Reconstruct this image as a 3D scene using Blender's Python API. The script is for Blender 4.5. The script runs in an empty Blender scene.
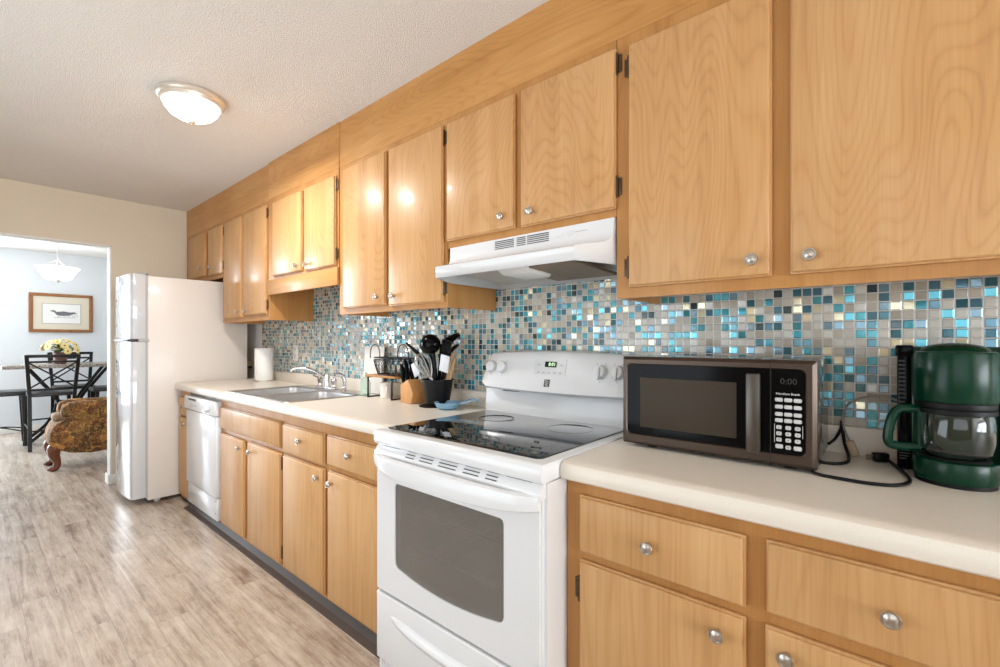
import bpy, bmesh, math, random
from mathutils import Vector, Matrix
random.seed(7)
S = bpy.context.scene
COL = S.collection
PI = math.pi

# ------------------------------------------------------------------ camera, world, light, exposure
cam = bpy.data.cameras.new('camera')
cam.sensor_fit = 'HORIZONTAL'; cam.sensor_width = 36.0
cam.lens = 36.0 * 456.56 / 1000.0
cam.shift_y = 6.85 / 1000.0
cam.clip_start = 0.02
cam_ob = bpy.data.objects.new('camera', cam)
cam_ob.location = (0.0, -1.712, 1.252)
cam_ob.rotation_euler = (PI / 2, 0, math.radians(40.5044))
COL.objects.link(cam_ob)
S.camera = cam_ob

S.view_settings.view_transform = 'Standard'
S.view_settings.look = 'None'
S.view_settings.exposure = -0.11
S.view_settings.gamma = 1.0
S.view_settings.use_curve_mapping = False

W = bpy.data.worlds.new('world'); S.world = W
W.use_nodes = True
W.node_tree.nodes['Background'].inputs[0].default_value = (0.80, 0.90, 1.0, 1)
W.node_tree.nodes['Background'].inputs[1].default_value = 1.0

def area(name, loc, rot, sx, sy, power, color):
    l = bpy.data.lights.new(name, 'AREA'); l.shape = 'RECTANGLE'; l.size = sx; l.size_y = sy
    l.energy = power; l.color = color
    o = bpy.data.objects.new(name, l); o.location = loc; o.rotation_euler = rot
    COL.objects.link(o); return o

# daylight through the kitchen window behind the photographer and the dining-room window, plus two added unseen fills
area('kitchen_window_daylight', (0.70, -2.80, 1.50), (math.radians(102), 0, 0), 1.9, 1.3, 11, (0.90, 0.96, 1.0))
area('living_end_fill', (5.15, -1.45, 1.30), (math.radians(138), 0, PI / 2), 3.0, 2.1, 340, (0.89, 0.95, 1.0))  # large soft fill added at the unseen living end, tilted up to the ceiling
area('front_fill_light', (-1.90, -2.80, 1.10), (math.radians(128), 0, 0), 1.7, 1.9, 32, (0.84, 0.93, 1.0))  # frontal fill added on the unseen opposite wall, tilted upward
area('dining_window_daylight', (-8.98, -2.75, 1.35), (PI / 2, 0, -PI / 2), 1.6, 2.0, 215, (0.80, 0.90, 1.0))
S.cycles.diffuse_bounces = 8
S.cycles.max_bounces = 14

# ------------------------------------------------------------------ mesh helpers
class MB:
    def __init__(s): s.bm = bmesh.new()
    def _add(s, b):
        me = bpy.data.meshes.new('tmp'); b.to_mesh(me); b.free(); s.bm.from_mesh(me); bpy.data.meshes.remove(me)
    def box(s, x0, x1, y0, y1, z0, z1, bev=0.0, seg=2, taper=None):
        b = bmesh.new(); bmesh.ops.create_cube(b, size=1.0)
        for v in b.verts:
            v.co = Vector(((x0 + x1) / 2 + v.co.x * (x1 - x0), (y0 + y1) / 2 + v.co.y * (y1 - y0), (z0 + z1) / 2 + v.co.z * (z1 - z0)))
        if bev > 0:
            bmesh.ops.bevel(b, geom=b.edges[:], offset=bev, segments=seg, affect='EDGES', profile=0.5)
        s._add(b); return s
    def obox(s, M, hx, hy, hz, bev=0.0, seg=2):
        b = bmesh.new(); bmesh.ops.create_cube(b, size=1.0)
        for v in b.verts: v.co = Vector((v.co.x * 2 * hx, v.co.y * 2 * hy, v.co.z * 2 * hz))
        if bev > 0: bmesh.ops.bevel(b, geom=b.edges[:], offset=bev, segments=seg, affect='EDGES', profile=0.5)
        bmesh.ops.transform(b, matrix=M, verts=b.verts[:]); s._add(b); return s
    def prism(s, pts, axis, a0, a1, bev=0.0, seg=2):
        # polygon extruded along an axis: x -> pts are (y,z), y -> (x,z), z -> (x,y)
        b = bmesh.new()
        def mk(p, a):
            return {'x': (a, p[0], p[1]), 'y': (p[0], a, p[1]), 'z': (p[0], p[1], a)}[axis]
        v0 = [b.verts.new(mk(p, a0)) for p in pts]; v1 = [b.verts.new(mk(p, a1)) for p in pts]
        n = len(pts)
        b.faces.new(v0); b.faces.new(v1[::-1])
        for i in range(n): b.faces.new((v0[i], v1[i], v1[(i + 1) % n], v0[(i + 1) % n]))
        bmesh.ops.recalc_face_normals(b, faces=b.faces[:])
        if bev > 0:
            es = [e for e in b.edges if e.calc_face_angle(0) > 0.5]
            bmesh.ops.bevel(b, geom=es, offset=bev, segments=seg, affect='EDGES', profile=0.5)
        s._add(b); return s
    def loft(s, rings, cap=True, closed_ring=True):
        b = bmesh.new(); R = [[b.verts.new(p) for p in r] for r in rings]
        for i in range(len(R) - 1):
            n = len(R[i])
            for k in range(n if closed_ring else n - 1):
                try: b.faces.new((R[i][k], R[i][(k + 1) % n], R[i + 1][(k + 1) % n], R[i + 1][k]))
                except ValueError: pass
        if cap:
            for r in (R[0][::-1], R[-1]):
                try: b.faces.new(r)
                except ValueError: pass
        bmesh.ops.recalc_face_normals(b, faces=b.faces[:])
        s._add(b); return s
    def lathe(s, prof, c, axis='z', seg=32, M=None):
        b = bmesh.new(); rows = []
        for r, h in prof:
            row = []
            for k in range(seg):
                a = 2 * PI * k / seg
                u, v = r * math.cos(a), r * math.sin(a)
                p = {'z': (u, v, h), 'y': (u, h, v), 'x': (h, u, v)}[axis]
                row.append(b.verts.new(p))
            rows.append(row)
        for i in range(len(rows) - 1):
            for k in range(seg):
                b.faces.new((rows[i][k], rows[i][(k + 1) % seg], rows[i + 1][(k + 1) % seg], rows[i + 1][k]))
        bmesh.ops.remove_doubles(b, verts=b.verts[:], dist=1e-6)
        for r, row in ((prof[0][0], 0), (prof[-1][0], -1)):
            if r > 1e-6:
                try: b.faces.new(rows[row])
                except Exception: pass
        bmesh.ops.recalc_face_normals(b, faces=b.faces[:])
        if M is not None: bmesh.ops.transform(b, matrix=M, verts=b.verts[:])
        bmesh.ops.translate(b, vec=Vector(c), verts=b.verts[:])
        s._add(b); return s
    def tube(s, pts, r, seg=8, closed=False, smooth=0):
        P = [Vector(p) for p in pts]
        if smooth: P = catmull(P, smooth, closed)
        n = len(P); rr = r if isinstance(r, (list, tuple)) else None
        rings = []; prevN = None
        for i, p in enumerate(P):
            if closed: t = (P[(i + 1) % n] - P[i - 1])
            else: t = P[min(i + 1, n - 1)] - P[max(i - 1, 0)]
            t.normalize()
            if prevN is None:
                a = Vector((0, 0, 1)) if abs(t.z) < 0.9 else Vector((1, 0, 0))
                N = (a - t * a.dot(t)).normalized()
            else:
                N = (prevN - t * prevN.dot(t))
                N = N.normalized() if N.length > 1e-6 else prevN
            prevN = N; B = t.cross(N)
            rad = r
            if rr is not None:
                f = i / max(n - 1, 1) * (len(rr) - 1); k = min(int(f), len(rr) - 2); rad = rr[k] + (rr[k + 1] - rr[k]) * (f - k)
            rings.append([p + N * (rad * math.cos(2 * PI * k / seg)) + B * (rad * math.sin(2 * PI * k / seg)) for k in range(seg)])
        if closed: rings.append(rings[0]); s.loft(rings, cap=False)
        else: s.loft(rings, cap=True)
        return s
    def ribbon(s, pts, w, t, up=(0, 0, 1), smooth=0):
        # flat bar w wide (along up x tangent) and t thick
        P = [Vector(p) for p in pts]
        if smooth: P = catmull(P, smooth, False)
        n = len(P); rings = []
        up = Vector(up)
        for i, p in enumerate(P):
            T = (P[min(i + 1, n - 1)] - P[max(i - 1, 0)]).normalized()
            A = up.cross(T)
            A = A.normalized() if A.length > 1e-5 else Vector((1, 0, 0))
            B = T.cross(A)
            ww = w if not isinstance(w, (list, tuple)) else w[0] + (w[1] - w[0]) * i / (n - 1)
            rings.append([p + A * (ww / 2) + B * (t / 2), p - A * (ww / 2) + B * (t / 2), p - A * (ww / 2) - B * (t / 2), p + A * (ww / 2) - B * (t / 2)])
        s.loft(rings); return s
    def ball(s, c, rx, ry, rz, seg=16, M=None):
        b = bmesh.new(); bmesh.ops.create_uvsphere(b, u_segments=seg, v_segments=max(6, seg // 2), radius=1.0)
        for v in b.verts: v.co = Vector((v.co.x * rx, v.co.y * ry, v.co.z * rz))
        if M is not None: bmesh.ops.transform(b, matrix=M, verts=b.verts[:])
        bmesh.ops.translate(b, vec=Vector(c), verts=b.verts[:]); s._add(b); return s
    def mesh(s, name, off=(0, 0, 0), ang=35):
        bmesh.ops.translate(s.bm, vec=-Vector(off), verts=s.bm.verts[:])
        me = bpy.data.meshes.new(name); s.bm.to_mesh(me); s.bm.free()
        for p in me.polygons: p.use_smooth = True
        me.set_sharp_from_angle(angle=math.radians(ang))
        return me

def catmull(P, sub, closed=False):
    out = []; n = len(P)
    rng = n if closed else n - 1
    for i in range(rng):
        if closed: p0, p1, p2, p3 = P[i - 1], P[i], P[(i + 1) % n], P[(i + 2) % n]
        else: p0, p1, p2, p3 = P[max(i - 1, 0)], P[i], P[i + 1], P[min(i + 2, n - 1)]
        for k in range(sub):
            t = k / sub
            out.append(0.5 * ((2 * p1) + (p2 - p0) * t + (2 * p0 - 5 * p1 + 4 * p2 - p3) * t * t + (3 * p1 - p0 - 3 * p2 + p3) * t ** 3))
    if not closed: out.append(P[-1])
    return out

ROOT = {}
def tag(o, label, cat, group=None):
    o['label'] = label; o['category'] = cat
    if group: o['group'] = group
    return o
def thing(name, label, cat, loc=(0, 0, 0), group=None):
    o = bpy.data.objects.new(name, None); o.empty_display_size = 0.05
    o.location = loc; COL.objects.link(o); ROOT[o] = Vector(loc)
    return tag(o, label, cat, group)
def part(name, mb, mat, parent, label=None, ang=35):
    off = ROOT[parent]
    me = mb.mesh(name, off, ang); me.materials.append(mat)
    o = bpy.data.objects.new(name, me); o.parent = parent; COL.objects.link(o); ROOT[o] = off
    if label: o['label'] = label
    return o
def solo(name, mb, mat, label, cat, loc=(0, 0, 0), group=None, ang=35):
    me = mb.mesh(name, loc, ang); me.materials.append(mat)
    o = bpy.data.objects.new(name, me); o.location = loc; COL.objects.link(o); ROOT[o] = Vector(loc)
    return tag(o, label, cat, group)
def struct(name, mb, mat, parent=None, ang=35):
    me = mb.mesh(name, (0, 0, 0), ang); me.materials.append(mat)
    o = bpy.data.objects.new(name, me); COL.objects.link(o); ROOT[o] = Vector((0, 0, 0))
    if parent is not None: o.parent = parent
    else: o['kind'] = 'structure'
    return o
def shared(name, me, parent, loc, rot=(0, 0, 0)):
    # another part that shares a ready mesh, put at a world place
    o = bpy.data.objects.new(name, me); o.parent = parent; o.location = Vector(loc) - ROOT[parent]; o.rotation_euler = rot
    COL.objects.link(o); ROOT[o] = Vector(loc); return o
def letters(name, txt, size, loc, mat, parent, rot=(PI / 2, 0, 0), align='CENTER', ext=0.0003):
    cu = bpy.data.curves.new('t', 'FONT'); cu.body = txt; cu.size = size; cu.align_x = align; cu.align_y = 'CENTER'; cu.extrude = ext
    cu.resolution_u = 2
    to = bpy.data.objects.new('t', cu); COL.objects.link(to)
    dg = bpy.context.evaluated_depsgraph_get(); dg.update()
    me = bpy.data.meshes.new_from_object(to.evaluated_get(dg)); me.name = name
    bpy.data.objects.remove(to); bpy.data.curves.remove(cu)
    me.materials.clear(); me.materials.append(mat)
    return shared(name, me, parent, loc, rot)

# ------------------------------------------------------------------ materials
def lin(r, g, b):
    f = lambda c: (c / 255 / 12.92) if c / 255 <= 0.04045 else ((c / 255 + 0.055) / 1.055) ** 2.4
    return (f(r), f(g), f(b), 1.0)
class G:
    def __init__(s, name):
        s.m = bpy.data.materials.new(name); s.m.use_nodes = True; s.t = s.m.node_tree
        s.p = s.t.nodes['Principled BSDF']
    def n(s, typ, **kw):
        nd = s.t.nodes.new(typ)
        for k, v in kw.items(): setattr(nd, k, v)
        return nd
    def put(s, sock, v):
        if isinstance(v, bpy.types.NodeSocket): s.t.links.new(v, sock)
        else: sock.default_value = v
    def math(s, op, a, b=0.0, c=0.0, clamp=False):
        nd = s.n('ShaderNodeMath', operation=op, use_clamp=clamp)
        for i, v in enumerate((a, b, c)): s.put(nd.inputs[i], v)
        return nd.outputs[0]
    def vmath(s, op, a, b=(0, 0, 0)):
        nd = s.n('ShaderNodeVectorMath', operation=op); s.put(nd.inputs[0], a); s.put(nd.inputs[1], b)
        return nd.outputs[0]
    def vscale(s, a, k):
        nd = s.n('ShaderNodeVectorMath', operation='SCALE'); s.put(nd.inputs[0], a); s.put(nd.inputs['Scale'], k); return nd.outputs[0]
    def pos(s): return s.n('ShaderNodeNewGeometry').outputs['Position']
    def obj(s): return s.n('ShaderNodeTexCoord').outputs['Object']
    def rnd(s): return s.n('ShaderNodeObjectInfo').outputs['Random']
    def noise(s, vec, scale, detail=2.0, rough=0.5, dist=0.0):
        nd = s.n('ShaderNodeTexNoise'); s.put(nd.inputs['Vector'], vec); s.put(nd.inputs['Scale'], scale)
        nd.inputs['Detail'].default_value = detail; nd.inputs['Roughness'].default_value = rough; nd.inputs['Distortion'].default_value = dist
        return nd.outputs[0]
    def ramp(s, fac, stops, interp='LINEAR'):
        nd = s.n('ShaderNodeValToRGB'); cr = nd.color_ramp; cr.interpolation = interp
        while len(cr.elements) < len(stops): cr.elements.new(0.5)
        for e, (p, c) in zip(cr.elements, stops): e.position = p; e.color = c
        s.put(nd.inputs[0], fac); return nd.outputs[0]
    def mix(s, f, a, b, mode='MIX'):
        nd = s.n('ShaderNodeMix', data_type='RGBA', blend_type=mode)
        s.put(nd.inputs[0], f); s.put(nd.inputs[6], a); s.put(nd.inputs[7], b); return nd.outputs[2]
    def sep(s, v):
        nd = s.n('ShaderNodeSeparateXYZ'); s.put(nd.inputs[0], v); return nd.outputs
    def comb(s, x, y, z):
        nd = s.n('ShaderNodeCombineXYZ')
        for i, v in enumerate((x, y, z)): s.put(nd.inputs[i], v)
        return nd.outputs[0]
    def bump(s, h, strength, dist=0.01, normal=None):
        nd = s.n('ShaderNodeBump'); s.put(nd.inputs['Height'], h); nd.inputs['Strength'].default_value = strength; nd.inputs['Distance'].default_value = dist
        if normal is not None: s.put(nd.inputs['Normal'], normal)
        return nd.outputs[0]
    def set(s, **kw):
        for k, v in kw.items(): s.put(s.p.inputs[k.replace('_', ' ')], v)
        return s

def plain(name, col, rough=0.5, metal=0.0, coat=0.0, spec=0.5, var=0.0, vscale=8.0, bump=0.0, bscale=200.0):
    g = G(name); c = col
    if var > 0:
        f = g.noise(g.obj(), vscale, 3.0, 0.6)
        d = tuple(max(0, x * (1 - var)) for x in col[:3]) + (1,)
        c = g.mix(f, d, tuple(min(1, x * (1 + var * 0.6)) for x in col[:3]) + (1,))
    g.set(Base_Color=c, Roughness=rough, Metallic=metal)
    g.p.inputs['Coat Weight'].default_value = coat; g.p.inputs['Coat Roughness'].default_value = 0.06
    g.p.inputs['Specular IOR Level'].default_value = spec
    if bump > 0: g.set(Normal=g.bump(g.noise(g.obj(), bscale, 2.0), bump, 0.002))
    return g.m
def emit(name, col, strength, base=(0.8, 0.8, 0.8, 1)):
    g = G(name); g.set(Base_Color=base, Roughness=0.3)
    g.p.inputs['Emission Color'].default_value = col; g.p.inputs['Emission Strength'].default_value = strength
    return g.m

def wood(name, axis, light, mid, dark, rough=0.38, bands=56.0, sc=(2.7, 2.7, 0.55), coat=0.17):
    g = G(name)
    k = {'z': sc, 'x': (sc[2], sc[0], sc[1]), 'y': (sc[0], sc[2], sc[1])}[axis]
    off = g.math('MULTIPLY', g.rnd(), 37.0)
    p = g.vmath('ADD', g.pos(), g.comb(off, off, off))
    q = g.vmath('MULTIPLY', p, k)
    base = g.noise(q, 1.0, 2.0, 0.45, 0.25)
    fr = g.math('FRACT', g.math('MULTIPLY', base, bands))
    tri = g.math('ABSOLUTE', g.math('SUBTRACT', fr, 0.5))          # 0 .. 0.5
    line = g.math('MULTIPLY', g.math('POWER', g.math('MULTIPLY', tri, 2.0), 3.0), g.math('ADD', 0.35, g.math('MULTIPLY', g.noise(p, 5.0, 2.0), 0.45)))
    kf = {'z': (160, 160, 5), 'x': (5, 160, 160), 'y': (160, 5, 160)}[axis]
    fib = g.noise(g.vmath('MULTIPLY', p, kf), 1.0, 2.0, 0.6)
    ks = {'z': (14, 14, 0.6), 'x': (0.6, 14, 14), 'y': (14, 0.6, 14)}[axis]
    streak = g.noise(g.vmath('MULTIPLY', p, ks), 1.0, 2.0, 0.5)
    blot = g.noise(p, 2.2, 2.0, 0.5)
    f = g.math('ADD', g.math('MULTIPLY', line, 0.24), g.math('MULTIPLY', fib, 0.34))
    f = g.math('ADD', f, g.math('MULTIPLY', streak, 0.50)); f = g.math('ADD', f, g.math('MULTIPLY', blot, 0.50))
    f = g.math('SUBTRACT', f, 0.27)
    c = g.ramp(f, [(0.0, light), (0.45, mid), (1.0, dark)])
    g.set(Base_Color=c, Roughness=rough)
    g.p.inputs['Specular IOR Level'].default_value = 0.2
    g.p.inputs['Coat Weight'].default_value = coat; g.p.inputs['Coat Roughness'].default_value = 0.13
    g.set(Normal=g.bump(g.noise(g.pos(), 90.0, 2.0, 0.5), 0.06, 0.004))
    g.t.links.new(g.bump(g.noise(g.pos(), 28.0, 1.0, 0.5), 0.12, 0.004), g.p.inputs['Coat Normal'])
    return g.m
WL, WM, WD = lin(217, 176, 127), lin(198, 151, 99), lin(152, 103, 58)
M_door = wood('maple_door', 'z', WL, WM, WD)
M_front = wood('maple_drawer', 'z', lin(217, 177, 128), lin(200, 154, 102), lin(158, 108, 62), rough=0.42, bands=30, sc=(5.0, 5.0, 0.4), coat=0.10)
M_frame = wood('maple_frame', 'z', lin(202, 154, 98), lin(184, 132, 76), lin(148, 96, 46), bands=9)
M_frameH = wood('maple_rail', 'x', lin(206, 160, 104), lin(188, 138, 82), lin(152, 100, 50), bands=9)
M_soffit = wood('maple_soffit', 'x', lin(214, 166, 108), lin(194, 141, 82), lin(150, 94, 44), bands=30, sc=(3.4, 3.4, 0.6))
M_cabside = wood('maple_side', 'z', lin(205, 155, 98), lin(188, 134, 78), lin(150, 98, 50), rough=0.35, coat=0.1)

def tile_material():
    g = G('glass_mosaic'); x, y, z = g.sep(g.pos())
    p = 0.0262
    u = g.math('DIVIDE', x, p); w = g.math('DIVIDE', z, p)
    cell = g.comb(g.math('FLOOR', u), 3.0, g.math('FLOOR', w))
    wn = g.n('ShaderNodeTexWhiteNoise', noise_dimensions='3D'); g.put(wn.inputs['Vector'], cell)
    wn2 = g.n('ShaderNodeTexWhiteNoise', noise_dimensions='3D'); g.put(wn2.inputs['Vector'], g.vmath('ADD', cell, (17.3, 5.1, 9.7)))
    col = g.ramp(wn.outputs['Value'], [
        (0.00, lin(190, 180, 162)), (0.20, lin(172, 162, 145)), (0.34, lin(200, 195, 182)),
        (0.46, lin(112, 152, 170)), (0.56, lin(70, 132, 156)), (0.63, lin(22, 152, 166)),
        (0.71, lin(8, 112, 128)), (0.78, lin(60, 186, 206)), (0.87, lin(8, 60, 70)),
        (0.92, lin(250, 240, 200))], 'CONSTANT')
    cr = g.ramp(wn.outputs['Value'], [(0.0, (0.25, 0.25, 0.25, 1)), (0.46, (0.16, 0.16, 0.16, 1))], 'CONSTANT')
    fu = g.math('ABSOLUTE', g.math('SUBTRACT', g.math('FRACT', u), 0.5)); fw = g.math('ABSOLUTE', g.math('SUBTRACT', g.math('FRACT', w), 0.5))
    d = g.math('MAXIMUM', fu, fw)
    tile = g.math('LESS_THAN', d, 0.435)
    hgt = g.math('SUBTRACT', 1.0, g.math('MULTIPLY', g.math('SUBTRACT', d, 0.36, clamp=True), 9.0), clamp=True)
    swirl = g.noise(g.pos(), 70.0, 2.0, 0.6)
    col = g.mix(g.math('MULTIPLY', swirl, 0.16), col, lin(215, 222, 218))
    g.set(Base_Color=g.mix(tile, lin(204, 202, 195), col))
    rr = g.sep(cr)[0]
    g.set(Metallic=g.math('MULTIPLY', g.math('MULTIPLY', g.math('GREATER_THAN', wn.outputs['Value'], 0.46), tile), 0.38))
    g.set(Roughness=g.math('ADD', g.math('MULTIPLY', tile, g.math('SUBTRACT', rr, 0.7)), 0.7))
    tl = g.vmath('SUBTRACT', wn2.outputs['Color'], (0.5, 0.5, 0.5))
    tl = g.vmath('MULTIPLY', tl, g.comb(g.math('MULTIPLY', tile, 0.22), 0.0, g.math('MULTIPLY', tile, 0.22)))
    nrm = g.vmath('NORMALIZE', g.vmath('ADD', g.n('ShaderNodeNewGeometry').outputs['Normal'], tl))
    h2 = g.math('ADD', hgt, g.math('MULTIPLY', swirl, 0.25))
    g.set(Normal=g.bump(h2, 0.55, 0.003, nrm))
    g.p.inputs['Specular IOR Level'].default_value = 0.8
    g.p.inputs['Coat Weight'].default_value = 0.5; g.p.inputs['Coat Roughness'].default_value = 0.03
    g.t.links.new(nrm, g.p.inputs['Coat Normal'])
    return g.m
M_tile = tile_material()

def floor_material():
    g = G('vinyl_plank'); x, y, z = g.sep(g.pos())
    wd, ln = 0.125, 1.0
    row = g.math('FLOOR', g.math('DIVIDE', g.math('ADD', y, 0.04), wd))
    w1 = g.n('ShaderNodeTexWhiteNoise', noise_dimensions='1D'); g.put(w1.inputs['W'], row)
    xo = g.math('ADD', x, g.math('MULTIPLY', w1.outputs['Value'], ln))
    cx = g.math('FLOOR', g.math('DIVIDE', xo, ln))
    w2 = g.n('ShaderNodeTexWhiteNoise', noise_dimensions='2D'); g.put(w2.inputs['Vector'], g.comb(row, cx, 0.0))
    v = g.math('MULTIPLY', w2.outputs['Value'], 20.0)
    pv = g.comb(g.math('ADD', x, v), g.math('ADD', y, v), v)
    s1 = g.noise(g.vmath('MULTIPLY', pv, (1.5, 26.0, 1.0)), 1.0, 6.0, 0.70, 0.8)
    s2 = g.noise(g.vmath('MULTIPLY', pv, (9.0, 120.0, 1.0)), 1.0, 4.0, 0.7)
    s3 = g.noise(g.vmath('MULTIPLY', pv, (4.0, 9.0, 1.0)), 1.0, 5.0, 0.7)
    f = g.math('ADD', g.math('MULTIPLY', s1, 1.05), g.math('MULTIPLY', s2, 0.42))
    f = g.math('ADD', f, g.math('MULTIPLY', s3, 0.75)); f = g.math('ADD', f, g.math('MULTIPLY', w2.outputs['Value'], 0.10))
    f = g.math('SUBTRACT', f, 0.68)
    c = g.ramp(f, [(0.10, lin(98, 80, 66)), (0.28, lin(142, 123, 107)), (0.45, lin(174, 158, 142)), (0.70, lin(200, 188, 174))])
    fy = g.math('ABSOLUTE', g.math('SUBTRACT', g.math('FRACT', g.math('DIVIDE', g.math('ADD', y, 0.04), wd)), 0.5))
    fx = g.math('ABSOLUTE', g.math('SUBTRACT', g.math('FRACT', g.math('DIVIDE', xo, ln)), 0.5))
    seam = g.math('MAXIMUM', g.math('GREATER_THAN', fy, 0.491), g.math('GREATER_THAN', fx, 0.4988))
    c = g.mix(g.math('MULTIPLY', seam, 0.35), c, lin(92, 78, 66))
    g.set(Base_Color=c, Roughness=g.math('ADD', 0.22, g.math('MULTIPLY', s3, 0.20)))
    g.set(Normal=g.bump(g.math('SUBTRACT', s2, g.math('MULTIPLY', seam, 1.5)), 0.12, 0.002))
    return g.m
M_floor = floor_material()

def ceiling_material(name='popcorn_ceiling', col=(241, 237, 231)):
    g = G(name); n1 = g.noise(g.pos(), 210.0, 3.0, 0.7); n2 = g.noise(g.pos(), 120.0, 2.0, 0.5)
    h = g.math('ADD', g.math('POWER', n1, 2.0), g.math('MULTIPLY', n2, 0.4))
    a = lin(*col); b = lin(*(min(255, c + 14) for c in col))
    g.set(Base_Color=g.mix(n1, a, b), Roughness=0.95, Normal=g.bump(h, 1.0, 0.009))
    return g.m
M_ceil = ceiling_material()
def paint(name, col, bump=0.12):
    g = G(name); g.set(Base_Color=g.mix(g.noise(g.pos(), 1.5, 2.0), lin(*col), lin(*(max(0, c - 5) for c in col))), Roughness=0.8)
    g.set(Normal=g.bump(g.noise(g.pos(), 180.0, 2.0), bump, 0.002)); return g.m
M_tan = paint('tan_wall_paint', (226, 213, 192))
M_white_wall = paint('white_wall_paint', (226, 224, 220))
M_taupe = paint('taupe_wall_paint', (176, 164, 148))
M_blue_wall = paint('pale_dining_paint', (226, 231, 236))
M_trim = plain('white_trim_paint', lin(232, 230, 224), 0.45)

def laminate():
    g = G('cream_laminate'); n = g.noise(g.pos(), 260.0, 2.0, 0.6); m = g.noise(g.pos(), 5.0, 2.0)
    c = g.mix(n, lin(226, 217, 203), lin(236, 229, 217)); c = g.mix(g.math('MULTIPLY', m, 0.25), c, lin(218, 208, 194))
    g.set(Base_Color=c, Roughness=0.33); return g.m
M_counter = laminate()
M_app = plain('white_enamel', lin(224, 225, 226), 0.22, coat=0.3)
M_app_warm = plain('almond_enamel', lin(220, 211, 202), 0.35, coat=0.1, bump=0.03, bscale=400)
M_fridge_door = plain('glossy_fridge_door', lin(206, 208, 210), 0.07, coat=0.6, var=0.02)
M_app_dim = plain('white_plastic', lin(216, 217, 217), 0.4)
M_hoodin = plain('hood_inner_enamel', lin(205, 205, 202), 0.4)
M_blackglass = plain('black_ceramic_glass', lin(14, 14, 15), 0.04, coat=0.5)
M_black = plain('black_plastic', lin(10, 10, 11), 0.45, spec=0.25)
M_blackshiny = plain('glossy_black_plastic', lin(10, 10, 11), 0.12, spec=0.10)
M_blackmetal = plain('black_painted_metal', lin(16, 15, 15), 0.38, spec=0.35)
M_dark = plain('dark_gap', lin(30, 28, 27), 0.8)
M_slot = plain('slot_grey', lin(74, 72, 70), 0.7)
M_ring = plain('faint_ring', lin(34, 34, 36), 0.06)
M_groove = plain('pale_groove', lin(176, 176, 174), 0.6)
M_print = plain('grey_print', lin(120, 120, 120), 0.6)
M_nickel = plain('satin_nickel', lin(196, 188, 178), 0.32, metal=1.0)
M_chrome = plain('chrome', lin(215, 215, 218), 0.08, metal=1.0)
M_steel = plain('brushed_steel', lin(205, 204, 203), 0.36, metal=0.9, bump=0.04, bscale=300)
M_lamp_pan = plain('pale_nickel_pan', lin(226, 216, 202), 0.35, metal=0.6)
M_whisk = plain('whisk_wire', lin(170, 168, 166), 0.35, metal=0.7)
M_hinge = plain('antique_hinge', lin(92, 74, 56), 0.4, metal=0.7)
M_mw = plain('brown_steel', lin(78, 65, 56), 0.34, metal=0.7)
M_mwside = plain('microwave_case', lin(120, 112, 104), 0.14, metal=0.9)
M_mwhandle = plain('microwave_handle_steel', lin(92, 86, 80), 0.34, metal=0.85)
M_mwwin = plain('microwave_window', lin(66, 58, 49), 0.5, spec=0.12)
M_key = plain('light_key', lin(205, 205, 205), 0.5)
M_white_ink = plain('white_ink', lin(225, 225, 225), 0.5)
M_green = plain('dark_green_plastic', lin(0, 48, 31), 0.25, coat=0.0, spec=0.3)
M_toe = plain('dark_brown_base', lin(66, 52, 42), 0.6, var=0.25, vscale=20)
M_paper = plain('white_paper_towel', lin(240, 239, 236), 0.9, bump=0.2, bscale=250)
M_blue = plain('pale_blue_ceramic', lin(126, 166, 194), 0.25)
M_silver = plain('light_grey_silicone', lin(205, 208, 214), 0.5)
M_stick = plain('pale_wood_utensil', lin(206, 170, 122), 0.6, var=0.15, vscale=30)
M_filter = plain('grey_mesh_filter', lin(140, 124, 106), 0.5, metal=0.3, bump=0.9, bscale=700)
M_outlet = plain('white_outlet_plastic', lin(236, 232, 226), 0.35)
M_beige = plain('beige_plastic', lin(180, 158, 128), 0.5)
M_terra = plain('brown_pot_glaze', lin(98, 62, 52), 0.4)
M_mahog = plain('mahogany_leg', lin(104, 54, 28), 0.3, var=0.3, vscale=40)
M_seatblack = plain('black_vinyl_seat', lin(34, 34, 37), 0.3)
M_leaf = plain('green_leaf', lin(70, 98, 50), 0.6, var=0.3)
M_petal = plain('yellow_petal', lin(250, 222, 150), 0.6, var=0.25, vscale=60)
M_seed = plain('flower_centre', lin(120, 74, 38), 0.8)
M_mat = plain('cream_picture_mat', lin(222, 214, 196), 0.8)
M_art = plain('drawing_paper', lin(238, 238, 236), 0.8)
M_ink = plain('pencil_grey', lin(110, 112, 118), 0.8)
M_sponge = plain('white_board_plastic', lin(226, 222, 216), 0.5)
M_blockwood = wood('knife_block_wood', 'z', lin(216, 166, 110), lin(196, 142, 86), lin(160, 106, 58), rough=0.45, coat=0.0, bands=5)
M_rackwood = wood('rack_board_wood', 'x', lin(206, 160, 108), lin(184, 134, 84), lin(150, 100, 58), rough=0.5, coat=0.0, bands=5)
M_framewood = wood('picture_frame_wood', 'z', lin(170, 124, 84), lin(146, 98, 62), lin(110, 70, 42), rough=0.5, coat=0.0, bands=5)
def granite():
    g = G('brown_stone'); n = g.noise(g.pos(), 60.0, 4.0, 0.7)
    g.set(Base_Color=g.ramp(n, [(0.35, lin(86, 74, 66)), (0.5, lin(150, 138, 126)), (0.65, lin(196, 190, 182))]), Roughness=0.25); return g.m
M_granite = granite()
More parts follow.
